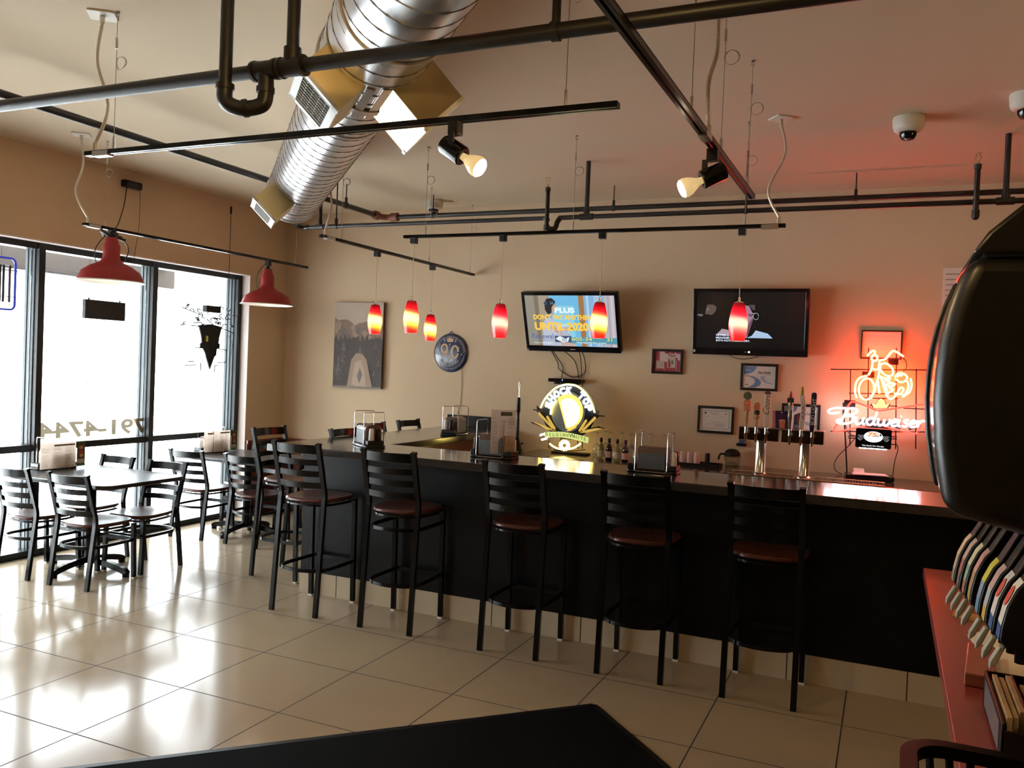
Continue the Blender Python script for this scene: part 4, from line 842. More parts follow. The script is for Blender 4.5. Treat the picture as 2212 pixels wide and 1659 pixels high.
for pts in ((((505, 1185), (535, 1165), (570, 1165))), ((528, 1252), (570, 1240), (615, 1228))): nt_([cs(*a, -.02) for a in pts], .008, 'neon_w')
wg, wd = mat('lit_wheat', (.45, .30, .05), .6, emit=(.85, .58, .12), es=.55), 'black'
def ear(a, b_, wdt):
    A, B = cs(*a, -.008), cs(*b_, -.008); d = B-A; n = V((-d.z, 0, d.x)).normalized(); m = MB()
    for k in range(9):
        f = k/9
        for sg in (-1, 1):
            c = A+d*(f*.85); m.flat([(0, 0), (.008, wdt*.9), (.022, wdt), (.026, .001)], c, d.normalized(), n*sg, .001)
    m.tube([A+V((0, .002, 0)), B+V((0, .002, 0))], .002, 5); m.build('wheat_ear', wg, t, smooth=False, closed=False)
for a, b_, w_ in (((470, 820), (735, 1110), .013), ((600, 870), (745, 1100), .013), ((1385, 890), (1140, 1140), .014), ((1240, 930), (1110, 1130), .013)): ear(a, b_, w_)
m = MB()
for poly in (((360, 965), (440, 985), (600, 1040), (725, 1110), (600, 1090), (480, 1020)), ((1495, 1075), (1400, 1065), (1250, 1090), (1120, 1145), (1250, 1140), (1380, 1105))): m.flat([(cs(*a).x, cs(*a).z) for a in poly], (0, yS-.006, 0), WX, WZ, 0)
m.build('wheat_leaf', wg, t, smooth=False, closed=False)
m = MB(); rg = random.Random(5)
for (a, b_) in (((430, 800), (700, 1090)), ((370, 975), (700, 1110)), ((445, 735), (720, 1080)), ((1420, 860), (1150, 1120)), ((1415, 800), (1180, 1080)), ((1440, 1070), (1150, 1140)), ((560, 860), (730, 1080)), ((1300, 880), (1130, 1110))):
    A, B = cs(*a, .004), cs(*b_, .004)
    for k in range(3): m.tube([A+V((rg.uniform(-.012, .012), 0, rg.uniform(-.008, .014))), B+V((rg.uniform(-.03, .03), 0, rg.uniform(-.02, .02)))], .0055, 5)
m.build('wheat_backing', 'black', t)
m = MB()
for x in (620, 1080): m.tube([cs(x, 1270, .02), cs(x-5, 1385, .02), cs(x+30, 1390, .02)], .005, 6)
m.tube([cs(680, 1350, .02), cs(705, 1415, .02), cs(900, 1440, .02), cs(1200, 1415, .02)], .004, 6); m.tube([cs(810, 330, .02), cs(810, 1300, .02)], .005, 6); m.tube([cs(1150, 330, .02), cs(1150, 1400, .02)], .005, 6)
for a in ((1380, 870, 1510, 880), (1380, 1060, 1500, 1070), (370, 780, 560, 770)): m.tube([cs(*a[:2], .02), cs(*a[2:], .02)], .005, 6)
m.box(-2.80, -2.46, yS-.02, yS+.10, .912, .924); m.build('stand_frame', 'black', t)

# ------------------------------------------------------------------ red motorcycle / white script neon on the wall
yN = 7.33
def cn(x, y, oy=0): v = WY(1750+x/4.367, 680+y/4.367, yN); return V((v.x, yN+oy, v.z))
t = thing('neon_sign', 'neon sign of a red motorcycle over white script lettering on a black grid', 'neon sign', (-.1, yN, 1.16))
m = MB()
for x, a, b_ in ((380, 515, 1235), (550, 310, 1000), (815, 310, 1268), (1003, 515, 1268)): m.tube([cn(x, a, .03), cn(x-8*(b_-a)/900, b_, .03)], .0045, 6)
for y, a, b_ in ((513, 190, 1100), (740, 365, 830), (785, 500, 830), (855, 560, 825), (883, 880, 1085), (1100, 190, 1085), (1145, 355, 820), (1165, 355, 820), (1220, 700, 815)): m.tube([cn(a, y, .03), cn(b_, y+8, .03)], .0045, 6)
for x, y in ((380, 515), (1003, 515), (380, 1105), (1003, 1105)): a = cn(x, y, .03); m.tube([a, (a.x, YB-.002, a.z)], .005, 6)
m.tube([cn(310, 830, .04), cn(330, 1180, .04), cn(345, 1490, .04)], .006, 6); m.build('mounting_grid', 'black', t)
for x, y, sx, sz in ((372, 838, .085, .055), (548, 565, .09, .05), (785, 445, .075, .045), (655, 1035, .30, .06)): a = cn(x, y, .028); MB().box(a.x-sx/2, a.x+sx/2, a.y-.02, a.y+.02, a.z-sz/2, a.z+sz/2).build('transformer_box', 'black', t, smooth=False, bevel=.004)
def el(cx_, cy_, rx, ry, rot=0, n=22): return [(cx_+rx*cos(a)*cos(rot)-ry*sin(a)*sin(rot), cy_+rx*cos(a)*sin(rot)+ry*sin(a)*cos(rot)) for a in (2*pi*k/n for k in range(n))]
mo = MB(); halo = 0
for pts, cl in ((el(532, 700, 72, 100, .12), True), (((440, 785), (424, 720), (435, 640), (475, 592), (540, 575)), False), (((590, 430), (582, 505), (550, 570)), False), (((582, 505), (640, 515), (655, 430)), False), (el(607, 408, 28, 28), True), (((540, 390), (580, 345), (612, 345), (602, 385)), False), (((650, 430), (705, 420), (740, 385), (775, 345), (810, 348), (882, 395)), False), (((655, 515), (640, 600), (605, 710), (575, 790)), False), (((638, 620), (645, 680), (655, 742)), False), (((615, 700), (600, 740)), False),
                (el(722, 518, 72, 48, .75), True), (((800, 590), (830, 552), (880, 556), (916, 588), (898, 622), (850, 636), (800, 600)), False), (((815, 585), (850, 570), (872, 575)), False), (((660, 580), (705, 600), (755, 598), (730, 640), (805, 652), (745, 690), (785, 705), (725, 745)), False), (((668, 590), (700, 690), (738, 785), (795, 778), (850, 690), (882, 702), (852, 748), (792, 742)), False), (((690, 620), (720, 700), (730, 760)), False), (((945, 600), (957, 660), (935, 730), (870, 775)), False), (((915, 620), (927, 675), (900, 745), (870, 760)), False), (((700, 610), (760, 640), (720, 660), (770, 680)), False)):
    mo.tube(catmull([cn(*q, -.012) for q in pts], 3, cl), .0075, 8, cl)
mo.build('motorcycle_tube', 'neon_core', t)
for pts in (((345, 880), (392, 822), (460, 835), (560, 872), (640, 905), (760, 890), (900, 868), (1070, 845)), ((255, 1030), (222, 1085), (255, 1102), (440, 1065), (620, 1032), (800, 1078), (985, 1120), (1015, 1090), (1045, 1038))): MB().tube(catmull([cn(*q, -.008) for q in pts], 4), .007, 8).build('bow_tie_tube', 'neon_r', t)
# script word as bent tubes
def strokes():
    L = {'B': [[(-.2, 1.55), (-.95, 1.35), (-1.15, 1.75), (-.6, 2.15), (.3, 2.15), (1.0, 2.2), (1.25, 1.8), (.9, 1.35), (.35, 1.15), (1.05, 1.05), (1.15, .5), (.7, .02), (.0, -.02), (-.25, .35), (.1, .55)], [(.38, 2.1), (.25, 1.0), (.05, .1)]],
         'u': [[(0, 1), (0, .3), (.22, 0), (.5, .25), (.58, 1), (.58, .2), (.8, .05)]], 'd': [[(.6, .85), (.3, 1), (0, .5), (.25, 0), (.55, .3), (.68, 1.9), (.62, .3), (.85, .05)]],
         'w': [[(0, 1), (.06, .25), (.25, 0), (.48, .3), (.5, .9), (.55, .2), (.75, .02), (.95, .4), (.95, .95)]], 'e': [[(.02, .45), (.45, .65), (.3, 1), (.04, .6), (.2, .02), (.55, .15)]],
         'i': [[(0, 1), (.02, .2), (.2, .02)], [(.06, 1.4), (.1, 1.48)]], 's': [[(.42, .9), (.2, 1), (.1, .72), (.38, .4), (.25, .02), (0, .12)]], 'r': [[(0, 1), (.04, .05), (.1, .6), (.32, 1), (.5, .9)]]}
    x = 1.35; out = [(0, s) for s in L['B']]
    for ch, adv in zip('udweiser', (.88, .92, 1.08, .62, .34, .55, .62, .6)):
        out += [(x, s) for s in L[ch]]; x += adv
    return out, x
sk_, xm = strokes(); A = cn(275, 1020); Bn = cn(1075, 1035); kx2 = (Bn.x-A.x)/xm; kz = .056; m = MB()
for ox, s in sk_: m.tube(catmull([(A.x+(ox+x+.12*z)*kx2, yN-.022, A.z+z*kz-.002*0) for x, z in s], 4), .0078, 8)
m.build('script_tube', 'neon_w', t)
p = Pic((0, yN+.012, 0)); cr = [(600, 880), (725, 880), (750, 835), (715, 848), (700, 805), (668, 790), (640, 808), (620, 848), (580, 835)]
p.poly(col(.01, .01, .01), [(cn(a+(a-663)*.14, b_+(b_-845)*.12).x, cn(a+(a-663)*.14, b_+(b_-845)*.12).z) for a, b_ in cr][::-1]); p.poly(mat('lit_crown', (.6, .45, .2), .5, emit=(1, .72, .30), es=1.1), [(cn(*a).x, cn(*a).z) for a in cr][::-1]); p.build('crown', t)
a, b_ = cn(425, 1245), cn(772, 1085); m = MB().prism(rrect(a.x, b_.x, a.z, b_.z, .012), (0, yN-.03, 0), WX, WZ, -.02, 0); pl_ = m.build('plaque', 'gloss', t, bevel=.002)
p = Pic((0, yN-.030, 0)); e0 = cn(597, 1150); p.poly(ecol(.8, .84, .86, 1.2), ell(e0.x, e0.z, .071, .044, 32)); p.text(ecol(.95, .38, .08, 1.0), '75', e0.x-.045, e0.z, w=.065, h=.034, bold=.04, shear=.25); p.text(ecol(.95, .38, .08, 1.0), 'th', e0.x+.024, e0.z+.014, w=.017, h=.016, bold=.02); p.poly(col(.02, .02, .02), [(e0.x+.01, e0.z+.012), (e0.x+.03, e0.z+.004), (e0.x+.062, e0.z+.012), (e0.x+.05, e0.z+.03), (e0.x+.045, e0.z+.008)])
for sg in (-1, 1):
    for k in range(3): p.line(ecol(.7, .72, .74, .7), [(e0.x+sg*(.066+.05*q/10), e0.z-.004-.008*k+.012*sin(q*.55+k*.7)) for q in range(11)], .0022)
    p.line(ecol(.7, .72, .74, .7), [(e0.x+sg*(.10+.016*(1-q/14)*cos(q*.7)), e0.z+.012*(1-q/14)*sin(q*.7)) for q in range(12)], .002)
p.text(ecol(.85, .86, .88, 1), "This Bud's For Sturgis.", e0.x, a.z+.010, w=.165, h=.015, align='c', bold=.03); p.build('plaque_print', t)
MB().tube([(a.x+.03, yN-.01, a.z-.004), (b_.x-.03, yN-.01, a.z-.004)], .004, 8).build('plaque_light', M['neon_w'], t)
for pts in (((430, 1160), (340, 1260), (260, 1340), (222, 1420), (240, 1480), (295, 1508)), ((810, 1220), (830, 1270), (800, 1380), (785, 1480), (775, 1550)), ((330, 820), (305, 900), (320, 1000), (360, 1120), (440, 1150)), ((870, 400), (905, 440), (908, 500), (880, 530))): MB().tube(catmull([cn(*q, .06 if q[1] > 1000 else .035) for q in pts], 5), .0035, 6).build('power_cord', 'wire', t)
a = cn(985, 1070, .02); MB().cyl((a.x-.04, a.y, a.z-.01), (a.x+.04, a.y, a.z+.02), .010, 10).build('tube_end', 'black', t)

# ================================================================== THINGS IN THE WINDOWS
WYy = V((0, 1, 0)); xw = -6.16
t = thing('window_neon', 'unlit neon OPEN sign with a blue border in the left window', 'neon sign', (xw, 4.0, 1.96))
y0, y1, z0, z1 = 3.60, 4.345, 1.965, 2.356
MB().tube([(xw, a, b_) for a, b_ in rrect(y0, y1, z0, z1, .04, 5)], .009, 8, True).build('border_tube', mat('blue_tube', (.02, .03, .10), .2, emit=(.06, .09, .9), es=.35), t)
m = MB()
for k, ch in enumerate('NEPO'):
    o_ = y1-.045-.175*k
    S_ = {'N': [[(0, 0), (0, 1), (.35, 1), (.35, .0), (.55, 0), (.55, 1), (.95, 1), (.95, 0), (.6, 0)]], 'E': [[(1, 0), (0, 0), (0, 1), (1, 1)], [(0, .5), (.8, .5)]], 'P': [[(0, 0), (0, 1), (.9, 1), (.9, .5), (0, .5)]], 'O': [[(0, 0), (0, 1), (1, 1), (1, 0), (0, 0)]]}[ch]
    for s in S_: m.tube([(xw, o_-a*.14, z0+.055+b_*.28) for a, b_ in s], .009, 8)
m.build('letter_tube', mat('dark_tube', (.03, .03, .05), .25), t)
m = MB()
for z in (z0+.10, z1-.09): m.tube([(xw-.02, y0, z), (xw-.02, y1+.03, z)], .003, 6); 
for y in (y0+.1, y1-.1): m.tube([(xw-.02, y, z1), (xw-.02, y, 2.47)], .0012, 5)
m.build('support_bar', 'black', t)
t = thing('window_board', 'small dark sign board hanging in the middle window below the red lamp', 'sign', (xw, 5.15, 1.94))
MB().box(xw-.02, xw+.02, 4.955, 5.357, 1.945, 2.105).build('board', mat('dark_board', (.012, .013, .013), .6), t, smooth=False, bevel=.004)
MB().tube([(xw, 5.0, 2.10), (xw, 5.0, 2.47)], .0012, 5).tube([(xw, 5.31, 2.10), (xw, 5.31, 2.47)], .0012, 5).cyl((xw, 5.0, 2.10), (xw, 5.0, 2.12), .006, 8).cyl((xw, 5.31, 2.10), (xw, 5.31, 2.12), .006, 8).cyl((xw, 5.155, 1.935), (xw, 5.155, 1.945), .004, 8).build('hanging_wire', 'black', t)
t = thing('window_neon', 'unlit neon sign with a black tapered pint-glass panel in the corner window', 'neon sign', (xw, 6.4, 1.54))
pint = [(6.235, 1.965), (6.40, 1.985), (6.545, 1.965), (6.515, 1.86), (6.505, 1.80), (6.525, 1.79), (6.52, 1.745), (6.485, 1.74), (6.48, 1.68), (6.455, 1.66), (6.40, 1.535), (6.345, 1.66), (6.33, 1.70), (6.30, 1.74), (6.265, 1.745), (6.265, 1.785), (6.285, 1.80), (6.275, 1.86)]
MB().prism(pint, (xw, 0, 0), (0, 1, 0), (0, 0, 1), -.006, .006).build('glass_panel', 'black', t)
p = Pic((xw+.008, 0, 0), WYy, WZ); p.rect(col(.55, .50, .06), 6.33, 6.36, 1.81, 1.865); p.rect(col(.35, .02, .02), 6.495, 6.51, 1.83, 1.85); p.build('panel_print', t)
MB().box(xw-.03, xw+.03, 6.31, 6.50, 2.10, 2.165).build('transformer', 'black', t, smooth=False, bevel=.005)
m = MB(); rg = random.Random(9)
for k in range(26):
    y, z = rg.uniform(6.05, 6.66), rg.uniform(1.97, 2.14); q = [(xw+.01, y, z)]
    for j in range(4): q.append((xw+.01+rg.uniform(-.01, .01), q[-1][1]+rg.uniform(-.05, .05), q[-1][2]+rg.uniform(-.025, .025)))
    m.tube(catmull(q, 3), .0052, 6)
for a, b_ in (((6.14, 1.955), (6.24, 1.955)), ((6.54, 1.955), (6.73, 1.905)), ((6.20, 1.745), (6.28, 1.745)), ((6.52, 1.74), (6.62, 1.735)), ((6.62, 1.735), (6.62, 1.61)), ((6.62, 1.61), (6.50, 1.605)), ((6.08, 1.57), (6.22, 1.575)), ((6.12, 1.61), (6.20, 1.61)), ((6.28, 1.60), (6.28, 1.52)), ((6.46, 1.575), (6.52, 1.575)), ((6.47, 1.57), (6.47, 1.51)), ((6.68, 2.09), (6.76, 2.09)), ((6.02, 2.12), (6.30, 2.06))): m.tube([(xw, *a), (xw, *b_)], .0048, 6)
m.build('neon_tube', mat('dead_tube', (.03, .03, .035), .3), t)
m = MB().tube(catmull([(xw, 6.63, 1.90), (xw, 6.70, 1.80), (xw, 6.69, 1.70), (xw, 6.66, 1.64)], 5), .002, 6); m.tube([(xw, 6.33, 2.165), (xw, 6.33, 2.47)], .0012, 5); m.tube([(xw, 6.48, 2.165), (xw, 6.48, 2.47)], .0012, 5); m.build('cord', 'black', t)
# phone number stuck on the middle window (read from the street)
p = Pic((-6.292, 5.76, 0), V((0, -1, 0)), WZ); p.X = V((0, -1, 0))
m = MB(); text(m, '791-4744', (-6.2915, 5.755, .932), (0, -1, 0), (0, 0, 1), 0, 0, w=1.09, h=.140, bold=.03)
o = m.build('window_lettering', 'tan', smooth=False, closed=False); tag(o, 'tan 791-4744 lettering stuck backwards on the middle window', 'lettering')
p = Pic((-6.2915, 5.4, 1.4), V((0, 1, 0)), WZ); fa = col(.55, .49, .40)
for k in range(6): p.line(fa, [(-.35+.03*k, -.01*k), (-.27+.03*k, .012-.01*k)], .004)
p.line(fa, [(-.30, .0), (-.25, -.02), (-.20, -.015), (-.17, .0)], .006); p.line(fa, [(-.02, .08), (.03, .02), (.05, .0)], .003); p.line(fa, [(.08, .05), (.13, .07)], .005)
o = p.build('window_decal', None); tag(o, 'faint pale curved decal high on the middle window, above the phone number', 'decal')
# ================================================================== ON THE BAR AND THE TABLES
ZB = 1.08
def make_caddy():
    t = thing('napkin_caddy', 'x', 'napkin holder')
    m = MB().prism(rrect(-.155, .155, -.075, .075, .03), (0, 0, 0), (1, 0, 0), (0, 1, 0), .0, .018)
    m.box(-.150, -.100, -.06, .06, .018, .05); m.box(.100, .150, -.06, .06, .018, .05); m.build('base_tray', 'blackp', t, bevel=.005, local=True)
    pr = [(-.062, .02), (.062, .02), (.062, .115), (.058, .135), (.042, .150), (.015, .157), (-.015, .157), (-.042, .150), (-.058, .135), (-.062, .115)]
    b = MB().prism(pr, (0, 0, 0), (0, 1, 0), (0, 0, 1), -.09, .09).build('dispenser_body', M['smoke'], t, bevel=.003, local=True)
    for sg in (-1, 1): MB().box(-.082, .082, sg*.0625-.0025, sg*.0625+.0025, .024, .118).prism(ell(0, .118, .016, .010, 12, pi, 2*pi), (0, sg*.0625, 0), (1, 0, 0), (0, 0, 1), -.0035, .0035).build('face_plate', M['grey'], b, bevel=.002, local=True)
    for sg in (-1, 1):
        x = sg*.098; y = .073
        pts = [(x, -y, .012), (x, -y, .235), (x, -y+.003, .242), (x, -y+.010, .246), (x, y-.010, .246), (x, y-.003, .242), (x, y, .235), (x, y, .012)]
        MB().tube(pts, .0032, 8).build('wire_handle', 'chrome', t, local=True)
    y = -.076; MB().tube([(-.098, y, .02), (-.095, y, .012), (-.088, y, .008), (.088, y, .008), (.095, y, .012), (.098, y, .02)], .0032, 8).tube([(-.098, -y, .02), (-.088, -y, .008), (.088, -y, .008), (.098, -y, .02)], .0032, 8).build('wire_rail', 'chrome', t, local=True)
    return t
cd0 = make_caddy()
CAD = [(-3.365, 5.055, ZB, -36, 'napkin caddy with wire handles on the bar corner, nearest the tables'),
       (-3.395, 6.42, ZB, -88, 'napkin caddy with wire handles on the short bar arm, near the back wall'),
       (-2.36, 5.03, ZB, 178, 'napkin caddy with a paper menu leaning in it, on the long bar'),
       (-1.285, 5.02, ZB, 0, 'napkin caddy on the long bar, in front of the wine glasses'),
       (-5.985, 4.585, .737, 80, 'napkin caddy behind the menus on the nearer window table'),
       (-5.985, 6.27, .737, 80, 'napkin caddy behind the menus on the corner table')]
sh0 = None
for i, (x, y, z, a, lb) in enumerate(CAD):
    o = cd0 if i == 0 else dup(cd0); o.location = (x, y, z); o.rotation_euler = (0, 0, R(a)); tag(o, lb, 'napkin holder', 'napkin caddies')
    for k, (ux, uy, nm, mt_, h) in enumerate(((.127, -.028, 'salt_shaker', 'white', .075), (.127, .022, 'pepper_shaker', 'blackp', .075), (-.127, -.02, 'salt_shaker', 'white', .07))):
        if k == 2 and i not in (2, 5): continue
        p = V((x+ux*cos(R(a))-uy*sin(R(a)), y+ux*sin(R(a))+uy*cos(R(a)), z+.0505))
        lab = ('white shaker at the right end of the caddy ', 'black shaker at the right end of the caddy ', 'white shaker at the left end of the caddy ')[k]+('on the bar corner', 'on the short bar arm', 'with the leaning menu', 'by the wine glasses', 'on the nearer window table', 'on the corner table')[i]
        s = thing(nm, lab, 'shaker', tuple(p), 0, 'shakers in the napkin caddies')
        MB().lathe([(.0005, 0), (.019, 0), (.020, .005), (.017, h), (.012, h+.008), (.0005, h+.009)], p, 16).build('body', mt_, s)
def sheet(name, c):                          # printed paper that glows a little when daylight falls on its back
    m = bpy.data.materials.new(name); m.use_nodes = True; nt = m.node_tree; nt.nodes.clear()
    o = nt.nodes.new('ShaderNodeOutputMaterial'); a = nt.nodes.new('ShaderNodeBsdfDiffuse'); a.inputs[0].default_value = (*c, 1); b_ = nt.nodes.new('ShaderNodeBsdfTranslucent'); b_.inputs[0].default_value = (*[x*.9 for x in c], 1)
    mx = nt.nodes.new('ShaderNodeMixShader'); mx.inputs[0].default_value = .35; nt.links.new(a.outputs[0], mx.inputs[1]); nt.links.new(b_.outputs[0], mx.inputs[2]); nt.links.new(mx.outputs[0], o.inputs[0]); return m
cream = sheet('menu_cream', (.66, .54, .45)); brn = col(.20, .14, .11); grn = col(.05, .13, .05)
def menu(label, a, b_, z, h, kind, lean=.0):
    A, Bq = V((*a, z)), V((*b_, z)); X = (Bq-A).normalized(); n = X.cross(V((0, 0, 1))); w = (Bq-A).length; Y = (V((0, 0, 1))-n*lean).normalized()
    m = MB().rc(0, w, 0, h, A, X, Y); t = thing('menu_card', label, 'menu', tuple(A+X*(w/2)), 0, 'menus on the tables and bar')
    m.build('card', cream if kind != 'g' else grn, t, smooth=False, closed=False)
    p = Pic(A, X, Y); rg = random.Random(int(w*1000))
    if kind == 'g':
        p.rect(col(.10, .05, .03), w*.12, w*.9, h*.30, h*.92); p.poly(col(.45, .22, .10), ell(w*.5, h*.75, w*.28, h*.07, 16)); p.poly(col(.35, .05, .03), ell(w*.45, h*.55, w*.3, h*.08, 16)); p.poly(col(.5, .3, .12), ell(w*.55, h*.42, w*.25, h*.06, 14)); p.rect(cream, w*.1, w*.9, h*.12, h*.28); p.rect(brn, w*.2, w*.8, h*.19, h*.20)
    else:
        p.rect(brn if kind == 'a' else col(.12, .12, .08), w*.38, w*.97 if kind == 'a' else w*.85, h*.86, h*.93 if kind == 'a' else h*.95)
        for c, (x0, x1) in enumerate(((.04, .28), (.36, .62), (.68, .95))):
            for k in range(15 if c else 18):
                y = h*(.80-.045*k); 
                if rg.random() < .82: p.rect(col(.36, .27, .20), w*x0, w*(x0+(x1-x0)*rg.uniform(.5, 1)), y, y+h*.012)
        for k in range(3): p.poly(pk, ell(w*(.72+.09*k), h*.07, w*.02, h*.014, 8))
    p.build('print', t); return t
menu('wide cream menu standing on the nearer window table', (-5.885, 4.39), (-5.885, 4.70), .752, .198, 'a')
menu('narrow green menu with food pictures on the nearer window table', (-5.875, 4.70), (-5.885, 4.785), .752, .198, 'g')
menu('wide cream menu standing on the corner table', (-5.885, 6.20), (-5.885, 6.42), .752, .198, 'a')
menu('narrow cream menu with a fold at its edge on the corner table', (-5.90, 6.09), (-5.888, 6.195), .752, .196, 'a')
menu('narrow green menu with food pictures on the corner table', (-5.88, 6.43), (-5.885, 6.51), .752, .198, 'g')
menu('pinkish paper menu leaning in the napkin caddy on the long bar', (-2.345, 4.93), (-2.215, 5.03), 1.118, .285, 'b', .02)

# ================================================================== ON THE BACK COUNTER
ZK = .91
t = thing('bar_tool', 'tall slim black upright bar tool with a flared base and silver tip', 'bar tool', (-3.04, 6.95, ZK))
MB().lathe([(.0005, 0), (.055, 0), (.060, .02), (.058, .05), (.048, .09), (.028, .12), (.018, .15), (.0145, .20), (.014, .30), (.012, .305), (.012, .36), (.018, .37), (.020, .40), (.019, .47), (.015, .50), (.0005, .505)], (-3.04, 6.95, ZK), 24).box(-3.06, -2.975, 6.94, 6.96, ZK+.08, ZK+.095).build('stand', 'blackp', t)
MB().lathe([(.008, .50), (.006, .52), (.004, .53), (.003, .56), (.007, .60), (.0075, .63), (.003, .66), (.0005, .665)], (-3.04, 6.95, ZK), 12).build('tip', 'chrome', t)
def bottle(label, x, y, liq, cap, lab):
    t = thing('wine_bottle', label, 'bottle', (x, y, ZK), 0, 'small wine bottles')
    MB().lathe([(.0005, 0), (.026, 0), (.0285, .004), (.0285, .095), (.024, .115), (.0125, .135), (.011, .165), (.012, .172)], (x, y, ZK), 24).build('bottle_glass', liq, t, closed=False)
    MB().lathe([(.0125, .150), (.0135, .152), (.0135, .185), (.012, .188), (.0005, .188)], (x, y, ZK), 18).build('cap', cap, t)
    MB().lathe([(.029, .022), (.0292, .022), (.0292, .078), (.029, .078)], (x, y, ZK), 24).build('label', lab, t)
wwine, rwine = mat('white_wine', (.55, .50, .20), .05, trans=.6, spec=.5), mat('red_wine', (.012, .003, .006), .05, spec=.6)
ivory, rose = col(.55, .48, .36), col(.50, .30, .27)
bottle('small white wine bottle nearest the yellow glowing sign', -2.275, 7.03, wwine, 'blackp', ivory); bottle('small dark red wine bottle with a black cap, between the two white wines', -2.195, 7.01, rwine, 'blackp', rose)
bottle('small white wine bottle standing between the two red wine bottles', -2.115, 6.99, wwine, 'blackp', ivory); bottle('small dark red wine bottle with a purple cap, beside the napkin caddy', -2.037, 6.97, rwine, col(.08, .01, .05), rose)
g0 = None
GL = [(-2.36, 7.18), (-2.33, 7.34), (-2.25, 7.24), (-2.20, 7.40), (-2.14, 7.20), (-2.09, 7.34), (-2.03, 7.14), (-1.98, 7.27), (-1.94, 7.40), (-1.91, 7.12), (-1.86, 7.25), (-1.80, 7.38)]
for k, (x, y) in enumerate(GL):
    if g0 is None:
        g0 = thing('wine_glass', 'clear stemmed wine glass turned upside down beside the little wine bottles', 'wine glass', (x, y, ZK), 0, 'upside-down wine glasses')
        MB().lathe([(.030, 0), (.036, .03), (.040, .06), (.036, .09), (.022, .11), (.006, .118)], (0, 0, 0), 24).build('bowl', 'cglass', g0, closed=False, local=True)
        MB().lathe([(.005, .116), (.0035, .14), (.0035, .20), (.006, .212)], (0, 0, 0), 12).build('stem', 'cglass', g0, closed=False, local=True)
        MB().lathe([(.005, .212), (.020, .218), (.035, .221), (.035, .223), (.0005, .2235)], (0, 0, 0), 24).build('foot', 'cglass', g0, closed=False, local=True)
    else: o = dup(g0); o.location = (x, y, ZK)
o = MB().prism(rrect(-1.62, -1.26, 7.06, 7.24, .015), (0, 0, 0), (1, 0, 0), (0, 1, 0), ZK+.0005, ZK+.010)
for a in ((-1.62, -1.26, 7.06, 7.066), (-1.62, -1.26, 7.234, 7.24), (-1.62, -1.614, 7.066, 7.234), (-1.266, -1.26, 7.066, 7.234), (-1.40, -1.394, 7.066, 7.234)): o.box(*a, ZK+.010, ZK+.028)
tag(o.build('bar_tray', 'blackp', smooth=False), 'flat black tray with paper cups in it on the back counter', 'tray')
pinkc = mat('pink_cup', (.72, .52, .48), .6)
for k, (x, c, lb, h) in enumerate(((-1.578, pinkc, 'pale pink paper cup at the left end of the black tray', .105), (-1.518, pinkc, 'pale pink paper cup in the middle of the three on the tray', .105), (-1.458, pinkc, 'pale pink paper cup next to the black cup on the tray', .108))):
    m = MB().lathe([(.0005, .001), (.027, 0), (.029, .004), (.022, h-.004), (.0005, h)][0:], (x, 7.13, ZK+.0105), 20)
    tag(m.build('paper_cup', c), lb, 'cup', 'cups on the black tray')
tag(MB().lathe([(.0005, 0), (.022, 0), (.020, .05), (.019, .10), (.0005, .102)], (-1.375, 7.16, ZK+.0105), 20).build('black_cup', 'blackp'), 'small black cup upside down on the black tray', 'cup', 'cups on the black tray')
tag(MB().prism(rrect(-1.36, -1.28, 7.075, 7.115, .003), (0, 0, 0), (1, 0, 0), (0, 1, 0), ZK+.0105, ZK+.014).build('paper_slip', ivory), 'cream paper slip lying in the right end of the black tray', 'paper')
# clear tub with a cap on it
bx = -1.195; by = 7.33
m = MB(); a, b_ = .062, .05; vs = []
for z, s in ((ZK, .82), (ZK+.085, 1.0)): vs += [(bx+sx*a*s, by+sy*b_*s, z) for sx, sy in ((-1, -1), (1, -1), (1, 1), (-1, 1))]
m.add(vs, [(0, 1, 2, 3), (0, 1, 5, 4), (1, 2, 6, 5), (2, 3, 7, 6), (3, 0, 4, 7)])
t = thing('plastic_tub', 'clear plastic tub under the black cap on the back counter', 'tub', (bx, by, ZK)); m.build('tub', 'cplas', t, smooth=False)
MB().rect([(bx-a, by-b_, ZK+.085), (bx+a, by-b_, ZK+.085), (bx+a, by+b_, ZK+.085), (bx-a, by+b_, ZK+.085)], .005, .004, (0, 0, 1), True).build('rim', 'cplas', t, smooth=False)
rg = random.Random(2); m = MB()
for k in range(9): m.obox((bx+rg.uniform(-.03, .03), by+rg.uniform(-.022, .022), ZK+.012+.003*k), (1, rg.uniform(-.6, .6), rg.uniform(-.3, .3)), (rg.uniform(-.3, .3), 1, .2), (0, .1, 1), .035, .022, .003)
tag(m.build('sugar_packets', ivory, smooth=False), 'heap of cream packets inside the clear plastic tub', 'packets', None, 'stuff')
t = thing('black_cap', 'soft black cap with a hanging strap, set on the clear tub', 'cap', (bx-.01, by, ZK+.088))
m = MB().lathe([(.0005, .060), (.03, .057), (.055, .042), (.068, .018), (.066, .0), (.058, -.002)], (bx-.005, by, ZK+.0905), 28); m.build('crown', 'black', t)
MB().tube(catmull([(bx-.06, by-.03, ZK+.10), (bx-.09, by-.04, ZK+.105), (bx-.105, by-.045, ZK+.085), (bx-.11, by-.045, ZK+.055)], 5), .008, 8).build('strap', 'black', t)
